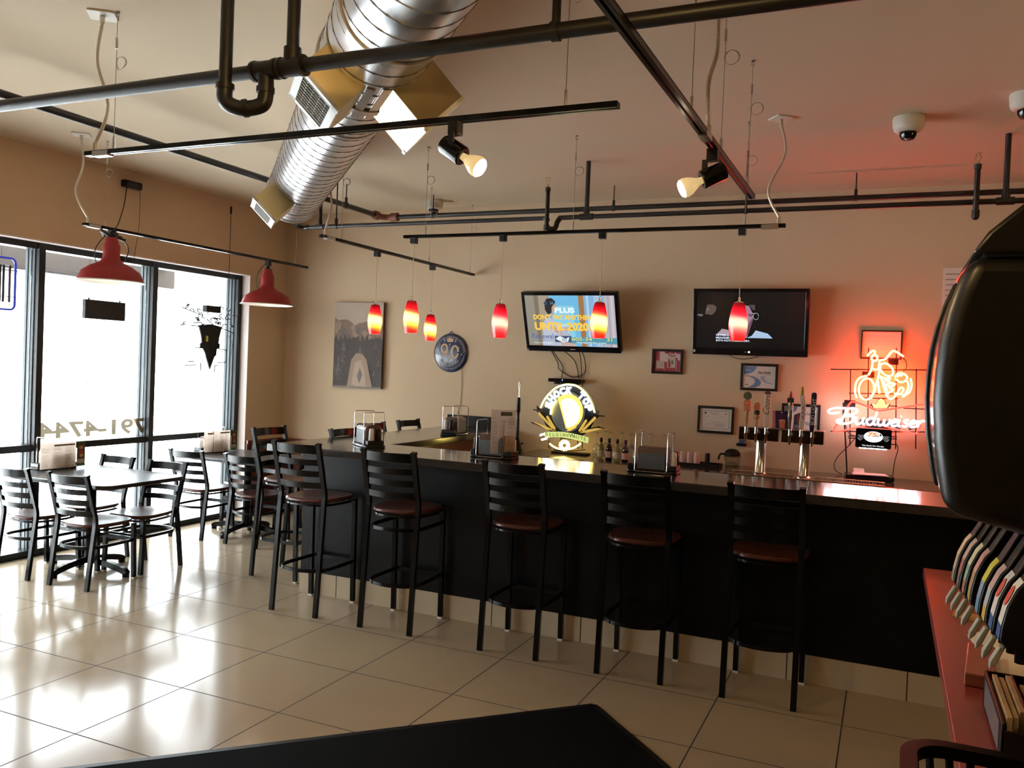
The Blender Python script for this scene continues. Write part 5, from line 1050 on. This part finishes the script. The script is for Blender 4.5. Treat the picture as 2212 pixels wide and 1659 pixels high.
# receiver box with papers
c, sn = cos(R(6)), sin(R(6)); O = V((-.12, 7.22, ZK)); X, Y = V((c, sn, 0)), V((-sn, c, 0))
t = thing('receiver_box', 'flat black receiver box under white papers, below the motorcycle neon', 'electronics', tuple(O))
MB().obox(O+V((0, 0, .021)), X, Y, WZ, .35, .22, .034).build('case', 'gloss', t, smooth=False, bevel=.003)
MB().obox(O+V((0, 0, .004)), X, Y, WZ, .32, .18, .006).build('feet', 'blackp', t, smooth=False)
t = thing('paper_stack', 'loose white papers lying on the flat black receiver box', 'papers', tuple(O+V((0, 0, .04))))
m = MB()
for k in range(3): m.obox(O+X*(.0+.01*k)+Y*(-.01*k)+V((0, 0, .0395+.0022*k)), (X+Y*(.06*k)).normalized(), (Y-X*(.06*k)).normalized(), WZ, .24-.01*k, .16, .002)
m.build('sheets', 'paper', t, smooth=False)
m = MB().obox(O-X*.07+Y*.05+V((0, 0, .060)), X, (Y+WZ*.5).normalized(), (WZ-Y*.5).normalized(), .08, .07, .001); m.build('curled_slip', 'paper', t, smooth=False)
# beer towers
t = thing('drip_tray', 'shallow brushed steel drip tray set under the beer taps', 'drip tray', (-.62, 6.9, ZK))
MB().box(-1.12, -.02, 6.775, 7.02, ZK, ZK+.006).build('tray_plate', M['top'], t, smooth=False)
MB().box(-1.14, 0, 6.766, 6.776, ZK+.0005, ZK+.010).box(-1.14, 0, 7.02, 7.03, ZK, ZK+.009).build('rim', M['brass'], t, smooth=False, bevel=.002)
m = MB()
for k in range(52):
    x = -1.09+.02*k
    if abs(x+.58) > .08 : m.box(x, x+.008, 6.80, 6.99, ZK+.0061, ZK+.0068)
m.build('slots', 'black', t, smooth=False)
dkmir = mat('dark_polished_box', (.16, .13, .09), .12, metal=1)
def tower(label, cx_, x0, x1):
    t = thing('beer_tower', label, 'beer tap', (cx_, 6.86, ZK+.006), 0, 'beer towers')
    m = MB().lathe([(.060, 0), (.060, .006), (.048, .012), (.043, .020), (.043, .275)], (cx_, 6.86, ZK+.0072), 32); m.build('column', 'chrome', t)
    MB().box(x0, x1, 6.80, 6.92, 1.186, 1.284).build('tap_box', dkmir, t, smooth=False, bevel=.003)
    MB().box(x0-.004, x1+.004, 6.795, 6.925, 1.284, 1.289).build('box_lid', 'steel', t, smooth=False)
    return t
def faucet(t, x):
    m = MB().cyl((x, 6.80, 1.25), (x, 6.735, 1.25), .012, 14).cyl((x, 6.80, 1.25), (x, 6.795, 1.25), .020, 16)
    m.lathe([(.0005, .065), (.012, .062), (.014, .05), (.012, .03), (.015, .015), (.013, 0), (.011, -.02), (.0085, -.045), (.007, -.058), (.0005, -.058)], (x, 6.735, 1.232), 16)
    f = m.build('faucet', 'chrome', t); return f
HY = 6.735; HZ = 1.297
t1w = tower('left chrome beer tower with three taps on the back counter', -.905, -1.072, -.770)
t2w = tower('right chrome beer tower with three taps, nearest the motorcycle neon', -.578, -.750, -.440)
f = faucet(t1w, -1.006); h = MB().lathe([(.008, 0), (.010, .01), (.013, .04), (.014, .13), (.010, .135)], (-1.006, HY, HZ), 14).build('tap_handle', mat('amber_acrylic', (.55, .36, .16), .15, trans=.35), f)
MB().prism(rrect(-1.029, -.981, HZ+.115, HZ+.20, .008, 4), (0, HY, 0), WX, WZ, -.012, .012).build('badge', col(.55, .12, .03), h); p = Pic((0, HY-.012, 0)); p.poly(col(.5, .30, .2), ell(-1.005, HZ+.14, .021, .021, 20)); p.poly(col(.45, .16, .06), ell(-1.005, HZ+.14, .012, .013, 14)); p.rect(col(.6, .3, .12), -1.022, -.988, HZ+.172, HZ+.190); p.build('badge_print', h)
MB().cyl((-1.004, HY-.009, HZ+.236), (-1.004, HY+.009, HZ+.236), .032, 28).cyl((-1.004, HY-.011, HZ+.236), (-1.004, HY-.009, HZ+.236), .024, 24).cyl((-1.004, HY, HZ+.19), (-1.004, HY, HZ+.21), .005, 8).build('medallion', mat('verdigris', (.13, .12, .07), .5, metal=.4), h)
f = faucet(t1w, -.930); tanw = mat('turned_wood', (.42, .24, .07), .35)
h = MB().lathe([(.008, 0), (.009, .02), (.0075, .05), (.010, .065), (.024, .072), (.024, .080), (.017, .092), (.018, .105), (.0005, .106)], (-.930, HY, HZ-.005), 20).build('tap_handle', tanw, f)
MB().lathe([(.019, .098), (.022, .105), (.022, .128), (.018, .132), (.0005, .132)], (-.930, HY, HZ-.005), 20).build('band', col(.03, .04, .015), h)
MB().prism([(-.948, 1.42), (-.938, 1.418), (-.925, 1.425), (-.912, 1.428), (-.909, 1.44), (-.914, 1.452), (-.908, 1.455), (-.907, 1.468), (-.918, 1.470), (-.91, 1.484), (-.93, 1.486), (-.948, 1.476), (-.955, 1.455), (-.953, 1.435)], (0, HY, 0), WX, WZ, -.012, .012).build('crest', col(.42, .11, .03), h, bevel=.003)
f = faucet(t1w, -.856); h = MB().prism([(-.872, HZ), (-.842, HZ), (-.836, HZ+.08), (-.830, HZ+.262), (-.875, HZ+.255), (-.878, HZ+.08)], (0, HY, 0), WX, WZ, -.010, .010).build('tap_handle', col(.62, .54, .44, .35), f, bevel=.004)
p = Pic((-.8625, HY-.011, HZ+.095), V((.06, 0, 1)).normalized(), V((-1, 0, .06)).normalized()); p.text(col(.22, .05, .025), 'Coors', 0, -.024, w=.15, h=.050, bold=-.005, shear=.3); p.build('lettering', h)
MB().prism([(-.880, HZ+.255), (-.828, HZ+.255), (-.835, HZ+.272), (-.853, HZ+.285), (-.874, HZ+.270)], (0, HY, 0), WX, WZ, -.011, .011).build('tip', col(.14, .04, .04), h)
f = faucet(t2w, -.680); gm = mat('pewter', (.20, .18, .15), .35, metal=.6)
h = MB().lathe([(.009, 0), (.012, .02), (.013, .05), (.018, .08), (.020, .10), (.016, .12), (.020, .14), (.020, .18), (.015, .20), (.020, .215), (.0005, .216)], (-.684, HY, HZ), 18).build('tap_handle', gm, f)
MB().box(-.708, -.660, HY-.016, HY+.016, HZ+.20, HZ+.236).build('block', col(.02, .015, .015), h, smooth=False, bevel=.003); MB().lathe([(.014, .236), (.015, .25), (.008, .275), (.0005, .292)], (-.684, HY, HZ), 4).build('flame_tip', col(.28, .03, .02), h, smooth=False)
p = Pic((0, HY-.0205, 0)); p.poly(col(.40, .40, .30), rrect(-.700, -.668, HZ+.14, HZ+.178, .006, 3)); p.build('badge', h)
f = faucet(t2w, -.600); h = MB().rect(catmull([(-.600, HY, HZ), (-.598, HY, HZ+.05), (-.592, HY, HZ+.11), (-.590, HY, HZ+.16), (-.596, HY, HZ+.22), (-.602, HY, HZ+.262)], 6), .036, .018, (1, 0, 0)).build('tap_handle', col(.62, .50, .42, .35), f, bevel=.004)
MB().lathe([(.0005, 0), (.010, .002), (.013, .02), (.012, .05), (.008, .068), (.0005, .072)], (-.604, HY, HZ+.255), 14).build('bristle_head', col(.40, .36, .04), h)
p = Pic((-.588, HY-.0105, HZ+.06), V((0, 0, 1)), V((-1, 0, 0))); 
for k in range(3): p.line(col(.25, .03, .03), [(.02+.035*k, -.008), (.035+.035*k, .012), (.045+.035*k, -.006)], .004)
p.build('script', h)
f = faucet(t2w, -.519); h = MB().prism([(-.533, HZ-.02), (-.509, HZ-.02), (-.506, HZ+.02), (-.497, HZ+.268), (-.502, HZ+.285), (-.530, HZ+.285), (-.537, HZ+.27), (-.541, HZ+.02)], (0, HY, 0), WX, WZ, -.013, .013).build('tap_handle', col(.012, .016, .045, .25), f, bevel=.006)
p = Pic((-.519, HY-.0135, HZ+.04), V((.03, 0, 1)).normalized(), V((-1, 0, .03)).normalized()); p.text(col(.60, .52, .42), 'BUD LIGHT', 0, -.013, w=.20, h=.026, bold=.01); p.build('lettering', h)
# cards standing on the tap boxes
t = thing('table_tent', 'purple tent card with an orange cup picture, on the left tap box', 'card', (-.80, 6.87, 1.289))
MB().prism([(-.802, 1.2895), (-.706, 1.2895), (-.712, 1.425), (-.808, 1.425)], (0, 6.865, 0), WX, WZ, -.001, .001).build('front_panel', col(.035, .012, .075), t, smooth=False)
p = Pic((0, 6.864, 0)); p.poly(col(.60, .22, .09), [(-.772, 1.292), (-.734, 1.292), (-.728, 1.352), (-.778, 1.352)]); p.poly(col(.70, .36, .22), ell(-.753, 1.352, .026, .008, 16)); p.rect(col(.10, .05, .22), -.785, -.73, 1.375, 1.38); p.rect(col(.10, .05, .22), -.785, -.73, 1.388, 1.393); p.poly(col(.5, .4, .5), ell(-.76, 1.412, .010, .005, 10)); p.build('print', t)
MB().prism([(6.866, 1.425), (6.905, 1.2895), (6.903, 1.2895), (6.864, 1.423)], (-.83, 0, 0), (0, 1, 0), (0, 0, 1), .0, .10).build('back_panel', col(.60, .24, .24), t, smooth=False)
t = thing('counter_card', 'blue promotional card between the right-hand tap handles', 'card', (-.64, 6.89, 1.289))
MB().prism([(-.672, 1.2895), (-.618, 1.2895), (-.622, 1.42), (-.668, 1.40)], (0, 6.88, 0), WX, WZ, -.001, .001).build('panel', col(.05, .10, .20), t, smooth=False); p = Pic((0, 6.879, 0)); p.rect(col(.3, .06, .06), -.645, -.63, 1.34, 1.40); p.poly(col(.25, .3, .4), ell(-.65, 1.31, .018, .014, 14)); p.build('print', t)
t = thing('wall_fitting', 'small black and blue fitting on the wall behind the left beer tower', 'wall fitting', (-1.14, YB, 1.1))
MB().box(-1.185, -1.105, YB-.05, YB-.001, 1.08, 1.105).build('bracket', 'blackp', t, smooth=False, bevel=.004); MB().box(-1.165, -1.125, YB-.04, YB-.001, 1.105, 1.135).build('holder', col(.05, .12, .28), t, smooth=False)
# ================================================================== RED COUNTER AND DRINK DISPENSER AT THE RIGHT
t = thing('red_counter', 'red laminate drinks counter running towards the bar on the right', 'counter', (.7, 2.5, 0))
MB().prism([(.165, 4.0), (.165, 1.6), (.03, 1.6), (.03, .6), (1.3, .6), (1.3, 4.0)], (0, 0, 0), (1, 0, 0), (0, 1, 0), .862, .90).build('counter_top', 'redlam', t, bevel=.003)
MB().box(.36, 1.3, .65, 3.9, .0, .862).build('cabinet_body', 'bar', t, smooth=False)
t = thing('drink_dispenser', 'big black drink dispenser with a rounded hood, at the right edge', 'drink dispenser', (.55, 2.17, .90))
prof = [(.116, 1.427), (.104, 1.470), (.090, 1.560), (.083, 1.650), (.084, 1.708), (.089, 1.771), (.100, 1.834), (.114, 1.885), (.137, 1.945)]
cap_ = [(.137, 1.949), (.165, 1.993), (.222, 2.045), (.30, 2.085), (.42, 2.112), (.95, 2.12)]
fullp = prof+[(.95, 1.945), (.95, 1.375), (.251, 1.397)]
capp = cap_+[(.95, 1.949)]
def inset(pts, d): return [(x+d, z) if x < .3 else (x, z) for x, z in pts]
Pz = lambda poly, y0, y1: MB().prism(poly, (0, 0, 0), (1, 0, 0), (0, 0, 1), -y1, -y0)
Pz(fullp, 1.90, 2.0).build('side_panel', 'softp', t, bevel=.032, seg=4); Pz(fullp, 2.415, 2.45).build('side_panel', 'softp', t, bevel=.006)
Pz(inset(fullp, .008), 2.0, 2.415).build('front_panel', 'gloss', t, bevel=.002)
Pz(capp, 1.90, 2.45).build('top_cap', 'softp', t, bevel=.008)
Pz(inset(cap_, .02)+[(.95, 1.943), (.165, 1.943)], 1.91, 2.44).build('cap_joint', 'black', t)
MB().box(.40, .95, 1.92, 2.44, .902, 1.40).build('body', 'blackp', t, smooth=False, bevel=.01)
MB().box(.385, .40, 1.92, 2.44, .902, .93).build('drip_tray', 'blackp', t, smooth=False, bevel=.004)
cols = [[(.62, .60, .55), (.50, .05, .03), (.02, .05, .20)], [(.62, .58, .55), (.50, .06, .04), (.03, .07, .2)], [(.48, .30, .28), (.38, .42, .44), (.45, .30, .05)], [(.50, .42, .04), (.20, .24, .36), (.10, .2, .3)],
        [(.45, .22, .20), (.35, .20, .10), (.30, .22, .06)], [(.48, .46, .32), (.22, .32, .24), (.28, .10, .06)], [(.42, .28, .26), (.3, .08, .07), (.15, .12, .1)], [(.50, .34, .22), (.42, .30, .2), (.2, .17, .1)]]
for k in range(8):
    y = 1.945+.066*k+(.045 if k > 3 else 0); xs = -.038-.0072*k; ZF = lambda z: 1.305-(1.295-z)*.655
    v = [(.297+xs, ZF(1.295)), (.285+xs, ZF(1.27)), (.270+xs, ZF(1.215)), (.262+xs, ZF(1.155)), (.259+xs, ZF(1.11))]
    vm = MB().prism(v+[(.272+xs, ZF(1.085)), (.45, ZF(1.085)), (.45, 1.37), (.33+xs, 1.37)], (0, y, 0), (1, 0, 0), (0, 0, 1), -.028, .028).build('valve', 'blackp', t, bevel=.003)
    c = cols[k]; m = MB(); ms = [col(*q) for q in c]
    for j in range(4):
        (xa, za), (xb, zb) = v[j], v[j+1]; m.mi = (0, 0, 1 if k > 1 else 0, 2)[j]
        m.add([(xa-.0016, y-.025, za), (xa-.0016, y+.025, za), (xb-.0016, y+.025, zb), (xb-.0016, y-.025, zb)], [(0, 1, 2, 3)])
    if k < 2:
        m.mi = 1
        (xa, za), (xb, zb) = v[1], v[2]; ctr = V(((xa+xb)/2-.0034, y, (za+zb)/2)); U = V((xa-xb, 0, za-zb)).normalized()
        m.flat(ell(0, 0, .019, .022, 20), ctr, V((0, 1, 0)), U, 0)
    m.build('valve_label', ms, vm, smooth=False, closed=False)
    MB().prism([(.262+xs, ZF(1.085)), (.272+xs, ZF(1.085)), (.258+xs, ZF(1.03)), (.246+xs, ZF(1.01)), (.246+xs, ZF(1.035))], (0, y, 0), (1, 0, 0), (0, 0, 1), -.012, .012).build('lever', col(.36, .38, .34, .4), vm, bevel=.002)
    MB().cyl((.30+xs, y, ZF(1.085)), (.30+xs, y, ZF(1.04)), .011, 12).build('nozzle', 'black', vm)
# things lying on the counter
o = MB().prism(rrect(-.035, .035, -.15, .15, .004), (.262, 2.645, 0), V((cos(-.10), sin(-.10), 0)), V((-sin(-.10), cos(-.10), 0)), .9005, .935).build('wooden_block', wood('block_wood', (.20, .05, .025), (.26, .075, .035), .4), bevel=.003)
tag(o, 'long reddish brown wooden block lying on the red counter', 'block')
o = MB().prism([(.258, 3.00), (.335, 3.12), (.47, 2.45), (.345, 2.33)], (0, 0, 0), (1, 0, 0), (0, 1, 0), .9005, .9035).build('paper_sheet', 'paper', smooth=False); tag(o, 'white paper lying on the red counter under the dispenser levers', 'paper')
o = MB().prism([(.228, 3.22), (.30, 3.19), (.32, 3.24), (.24, 3.27)], (0, 0, 0), (1, 0, 0), (0, 1, 0), .9005, .912).build('wooden_chip', tanw, smooth=False); tag(o, 'small tan slip lying on the red counter beyond the white paper', 'slip')
t = thing('packet_organizer', 'dark organizer holding cream packets on the red counter beside the basket', 'organizer', (.32, 2.2, .90))
m = MB()
for a in ((.245, .252, 2.02, 2.38), (.30, .306, 2.02, 2.38), (.36, .367, 2.02, 2.38)): m.box(*a, .9015, .985)
m.box(.245, .367, 2.02, 2.027, .9015, .97).box(.245, .367, 2.373, 2.38, .9015, .985).box(.245, .367, 2.02, 2.38, .9005, .906); m.build('tray', 'blackp', t, smooth=False, bevel=.002)
MB().box(.2440, .2448, 2.06, 2.34, .912, .975).build('side_plate', col(.12, .13, .14, .3), t, smooth=False)
for k, (x, z) in enumerate(((.258, .99), (.272, .985), (.286, .992), (.315, .975), (.33, .98))):
    o = MB().box(x, x+.010, 2.05+.02*(k % 3), 2.34, .9065, z).build('packet', [col(.50, .36, .22), col(.44, .33, .2)][k % 2], smooth=False); tag(o, 'cream paper packet standing upright in the dark organizer', 'packet', 'packets in the organizer')
# black ribbed basket nearest the camera
bk = thing('ribbed_basket', 'black ribbed basket with a rounded rim at the bottom right corner', 'basket', (.30, 1.3, .90))
rim = rrect(.052, .60, 1.05, 1.50, .06, 8)
MB().rect([(x, y, 1.108) for x, y in rim], .020, .024, (0, 0, 1), True).build('rim', 'blackm', bk)
def along(poly, n):
    P = [V((*q, 0)) for q in poly]; L = [(P[i]-P[(i+1) % len(P)]).length for i in range(len(P))]; tot = sum(L); out = []
    for k in range(n):
        d = tot*k/n; i = 0
        while d > L[i]: d -= L[i]; i += 1
        out.append(P[i]+(P[(i+1) % len(P)]-P[i])*(d/L[i]))
    return out
c0_ = V((.326, 1.275, 0))
for q in along(rim, 64):
    e = c0_+(q-c0_)*.93; MB().bar((q.x, q.y, 1.10), (e.x, e.y, .912), .010, .007, (q-c0_)).build('rib', 'blackm', bk, smooth=False)
MB().prism([((x-.326)*.93+.326, (y-1.275)*.93+1.275) for x, y in rim], (0, 0, 0), (1, 0, 0), (0, 1, 0), .9005, .915).build('bottom', 'blackp', bk)
MB().prism([((x-.326)*.90+.326, (y-1.275)*.90+1.275) for x, y in rim], (0, 0, 0), (1, 0, 0), (0, 1, 0), .915, 1.04).build('liner', 'black', bk)
# floor mat
a, b_ = V((-.7, -.714, 0)).normalized(), V((.714, -.70, 0)).normalized(); c = V((-1.283, 4.046, 0))
fm = thing('floor_mat', 'black floor mat laid diagonally on the tiles nearest the camera', 'mat', (-2, 2.4, 0))
MB().prism([(.03, .03), (3.17, .03), (3.17, 1.77), (.03, 1.77)], c, a, b_, .0005, .0095).build('carpet_face', 'mat', fm, smooth=False)
m = MB(); q = [c+a*x+b_*y for x, y in ((.016, .016), (3.184, .016), (3.184, 1.784), (.016, 1.784))]
for i in range(4): m.bar(q[i]+V((0, 0, .0045)), q[(i+1) % 4]+V((0, 0, .0045)), .034, .007)
m.build('rubber_border', 'blackp', fm, smooth=False)
# ================================================================== LIGHT
w = bpy.data.worlds.new('world'); sc.world = w; w.use_nodes = True
nt = w.node_tree; bg = nt.nodes['Background']                      # overcast sky: brighter overhead than at the horizon
tc = nt.nodes.new('ShaderNodeTexCoord'); sp = nt.nodes.new('ShaderNodeSeparateXYZ'); mr = nt.nodes.new('ShaderNodeMapRange')
mr.inputs[1].default_value = 0; mr.inputs[2].default_value = .9; mr.inputs[3].default_value = 6.0; mr.inputs[4].default_value = 38.0
nt.links.new(tc.outputs['Generated'], sp.inputs[0]); nt.links.new(sp.outputs[2], mr.inputs[0]); nt.links.new(mr.outputs[0], bg.inputs[1])
bg.inputs[0].default_value = (.94, .97, 1, 1)
def light(name, kind, loc, power, col, size=.05, aim=None, ang=None, blend=.5):
    l = bpy.data.lights.new(name, kind); l.energy = power; l.color = col
    if kind in ('POINT', 'SPOT'): l.shadow_soft_size = size
    o = bpy.data.objects.new(name, l); COL.objects.link(o); o.location = loc
    if aim is not None: o.rotation_euler = (V(aim)-V(loc)).to_track_quat('-Z', 'Y').to_euler()
    if ang: l.spot_size = R(ang); l.spot_blend = blend
    return o
for z0, z1 in ((.055, .85), (.905, 2.47)):
    l = bpy.data.lights.new('window_portal', 'AREA'); l.shape = 'RECTANGLE'; l.size = 5.75; l.size_y = z1-z0; l.cycles.is_portal = True
    o = bpy.data.objects.new('window_portal', l); COL.objects.link(o); o.location = (-6.41, 4.03, (z0+z1)/2); o.rotation_euler = (R(90), 0, R(-90))
WARM = (1, .64, .24)
light('track_bulb', 'SPOT', tuple(SPA), 28, WARM, .04, tuple(SPA+V((.8, 0, -.52))), 130, .7)
light('track_bulb', 'SPOT', tuple(SPB), 28, WARM, .04, tuple(SPB+V((-.78, -.35, -.42))), 130, .7)
light('unseen_warm_light', 'POINT', (-.75, 1.2, 2.75), 34, WARM, .08)  # unseen source for the warm patch on the ceiling
light('unseen_warm_light', 'POINT', (1.7, .2, 2.4), 20, WARM, .12)  # added warm fill, no fixture here
light('unseen_warm_light', 'POINT', (2.4, 4.2, 2.5), 36, WARM, .12)  # added without a fixture, to warm the right wall
light('unseen_warm_light', 'POINT', (-2.8, -1.2, 2.4), 18, WARM, .12)  # added warm fill behind the camera, no fixture
for p in PEND: light('pendant_bulb', 'POINT', (p[0], p[1], p[2]-.11), 5.5, (1, .74, .42), .018)
for p in ((-5.42, 4.585, 2.255), (-5.42, 6.34, 2.225)): light('barn_bulb', 'POINT', p, 9, (1, .86, .68), .03)
sc.view_settings.view_transform = 'Standard'; sc.view_settings.look = 'None'; sc.view_settings.gamma = 1; sc.view_settings.use_curve_mapping = False
sc.view_settings.exposure = 0.0
sc.cycles.use_denoising = True
sc.cycles.max_bounces = 10; sc.cycles.diffuse_bounces = 5; sc.cycles.glossy_bounces = 4; sc.cycles.transparent_max_bounces = 16
sc.cycles.caustics_reflective = True; sc.cycles.blur_glossy = 1.0; sc.cycles.caustics_refractive = False; sc.cycles.sample_clamp_indirect = 6
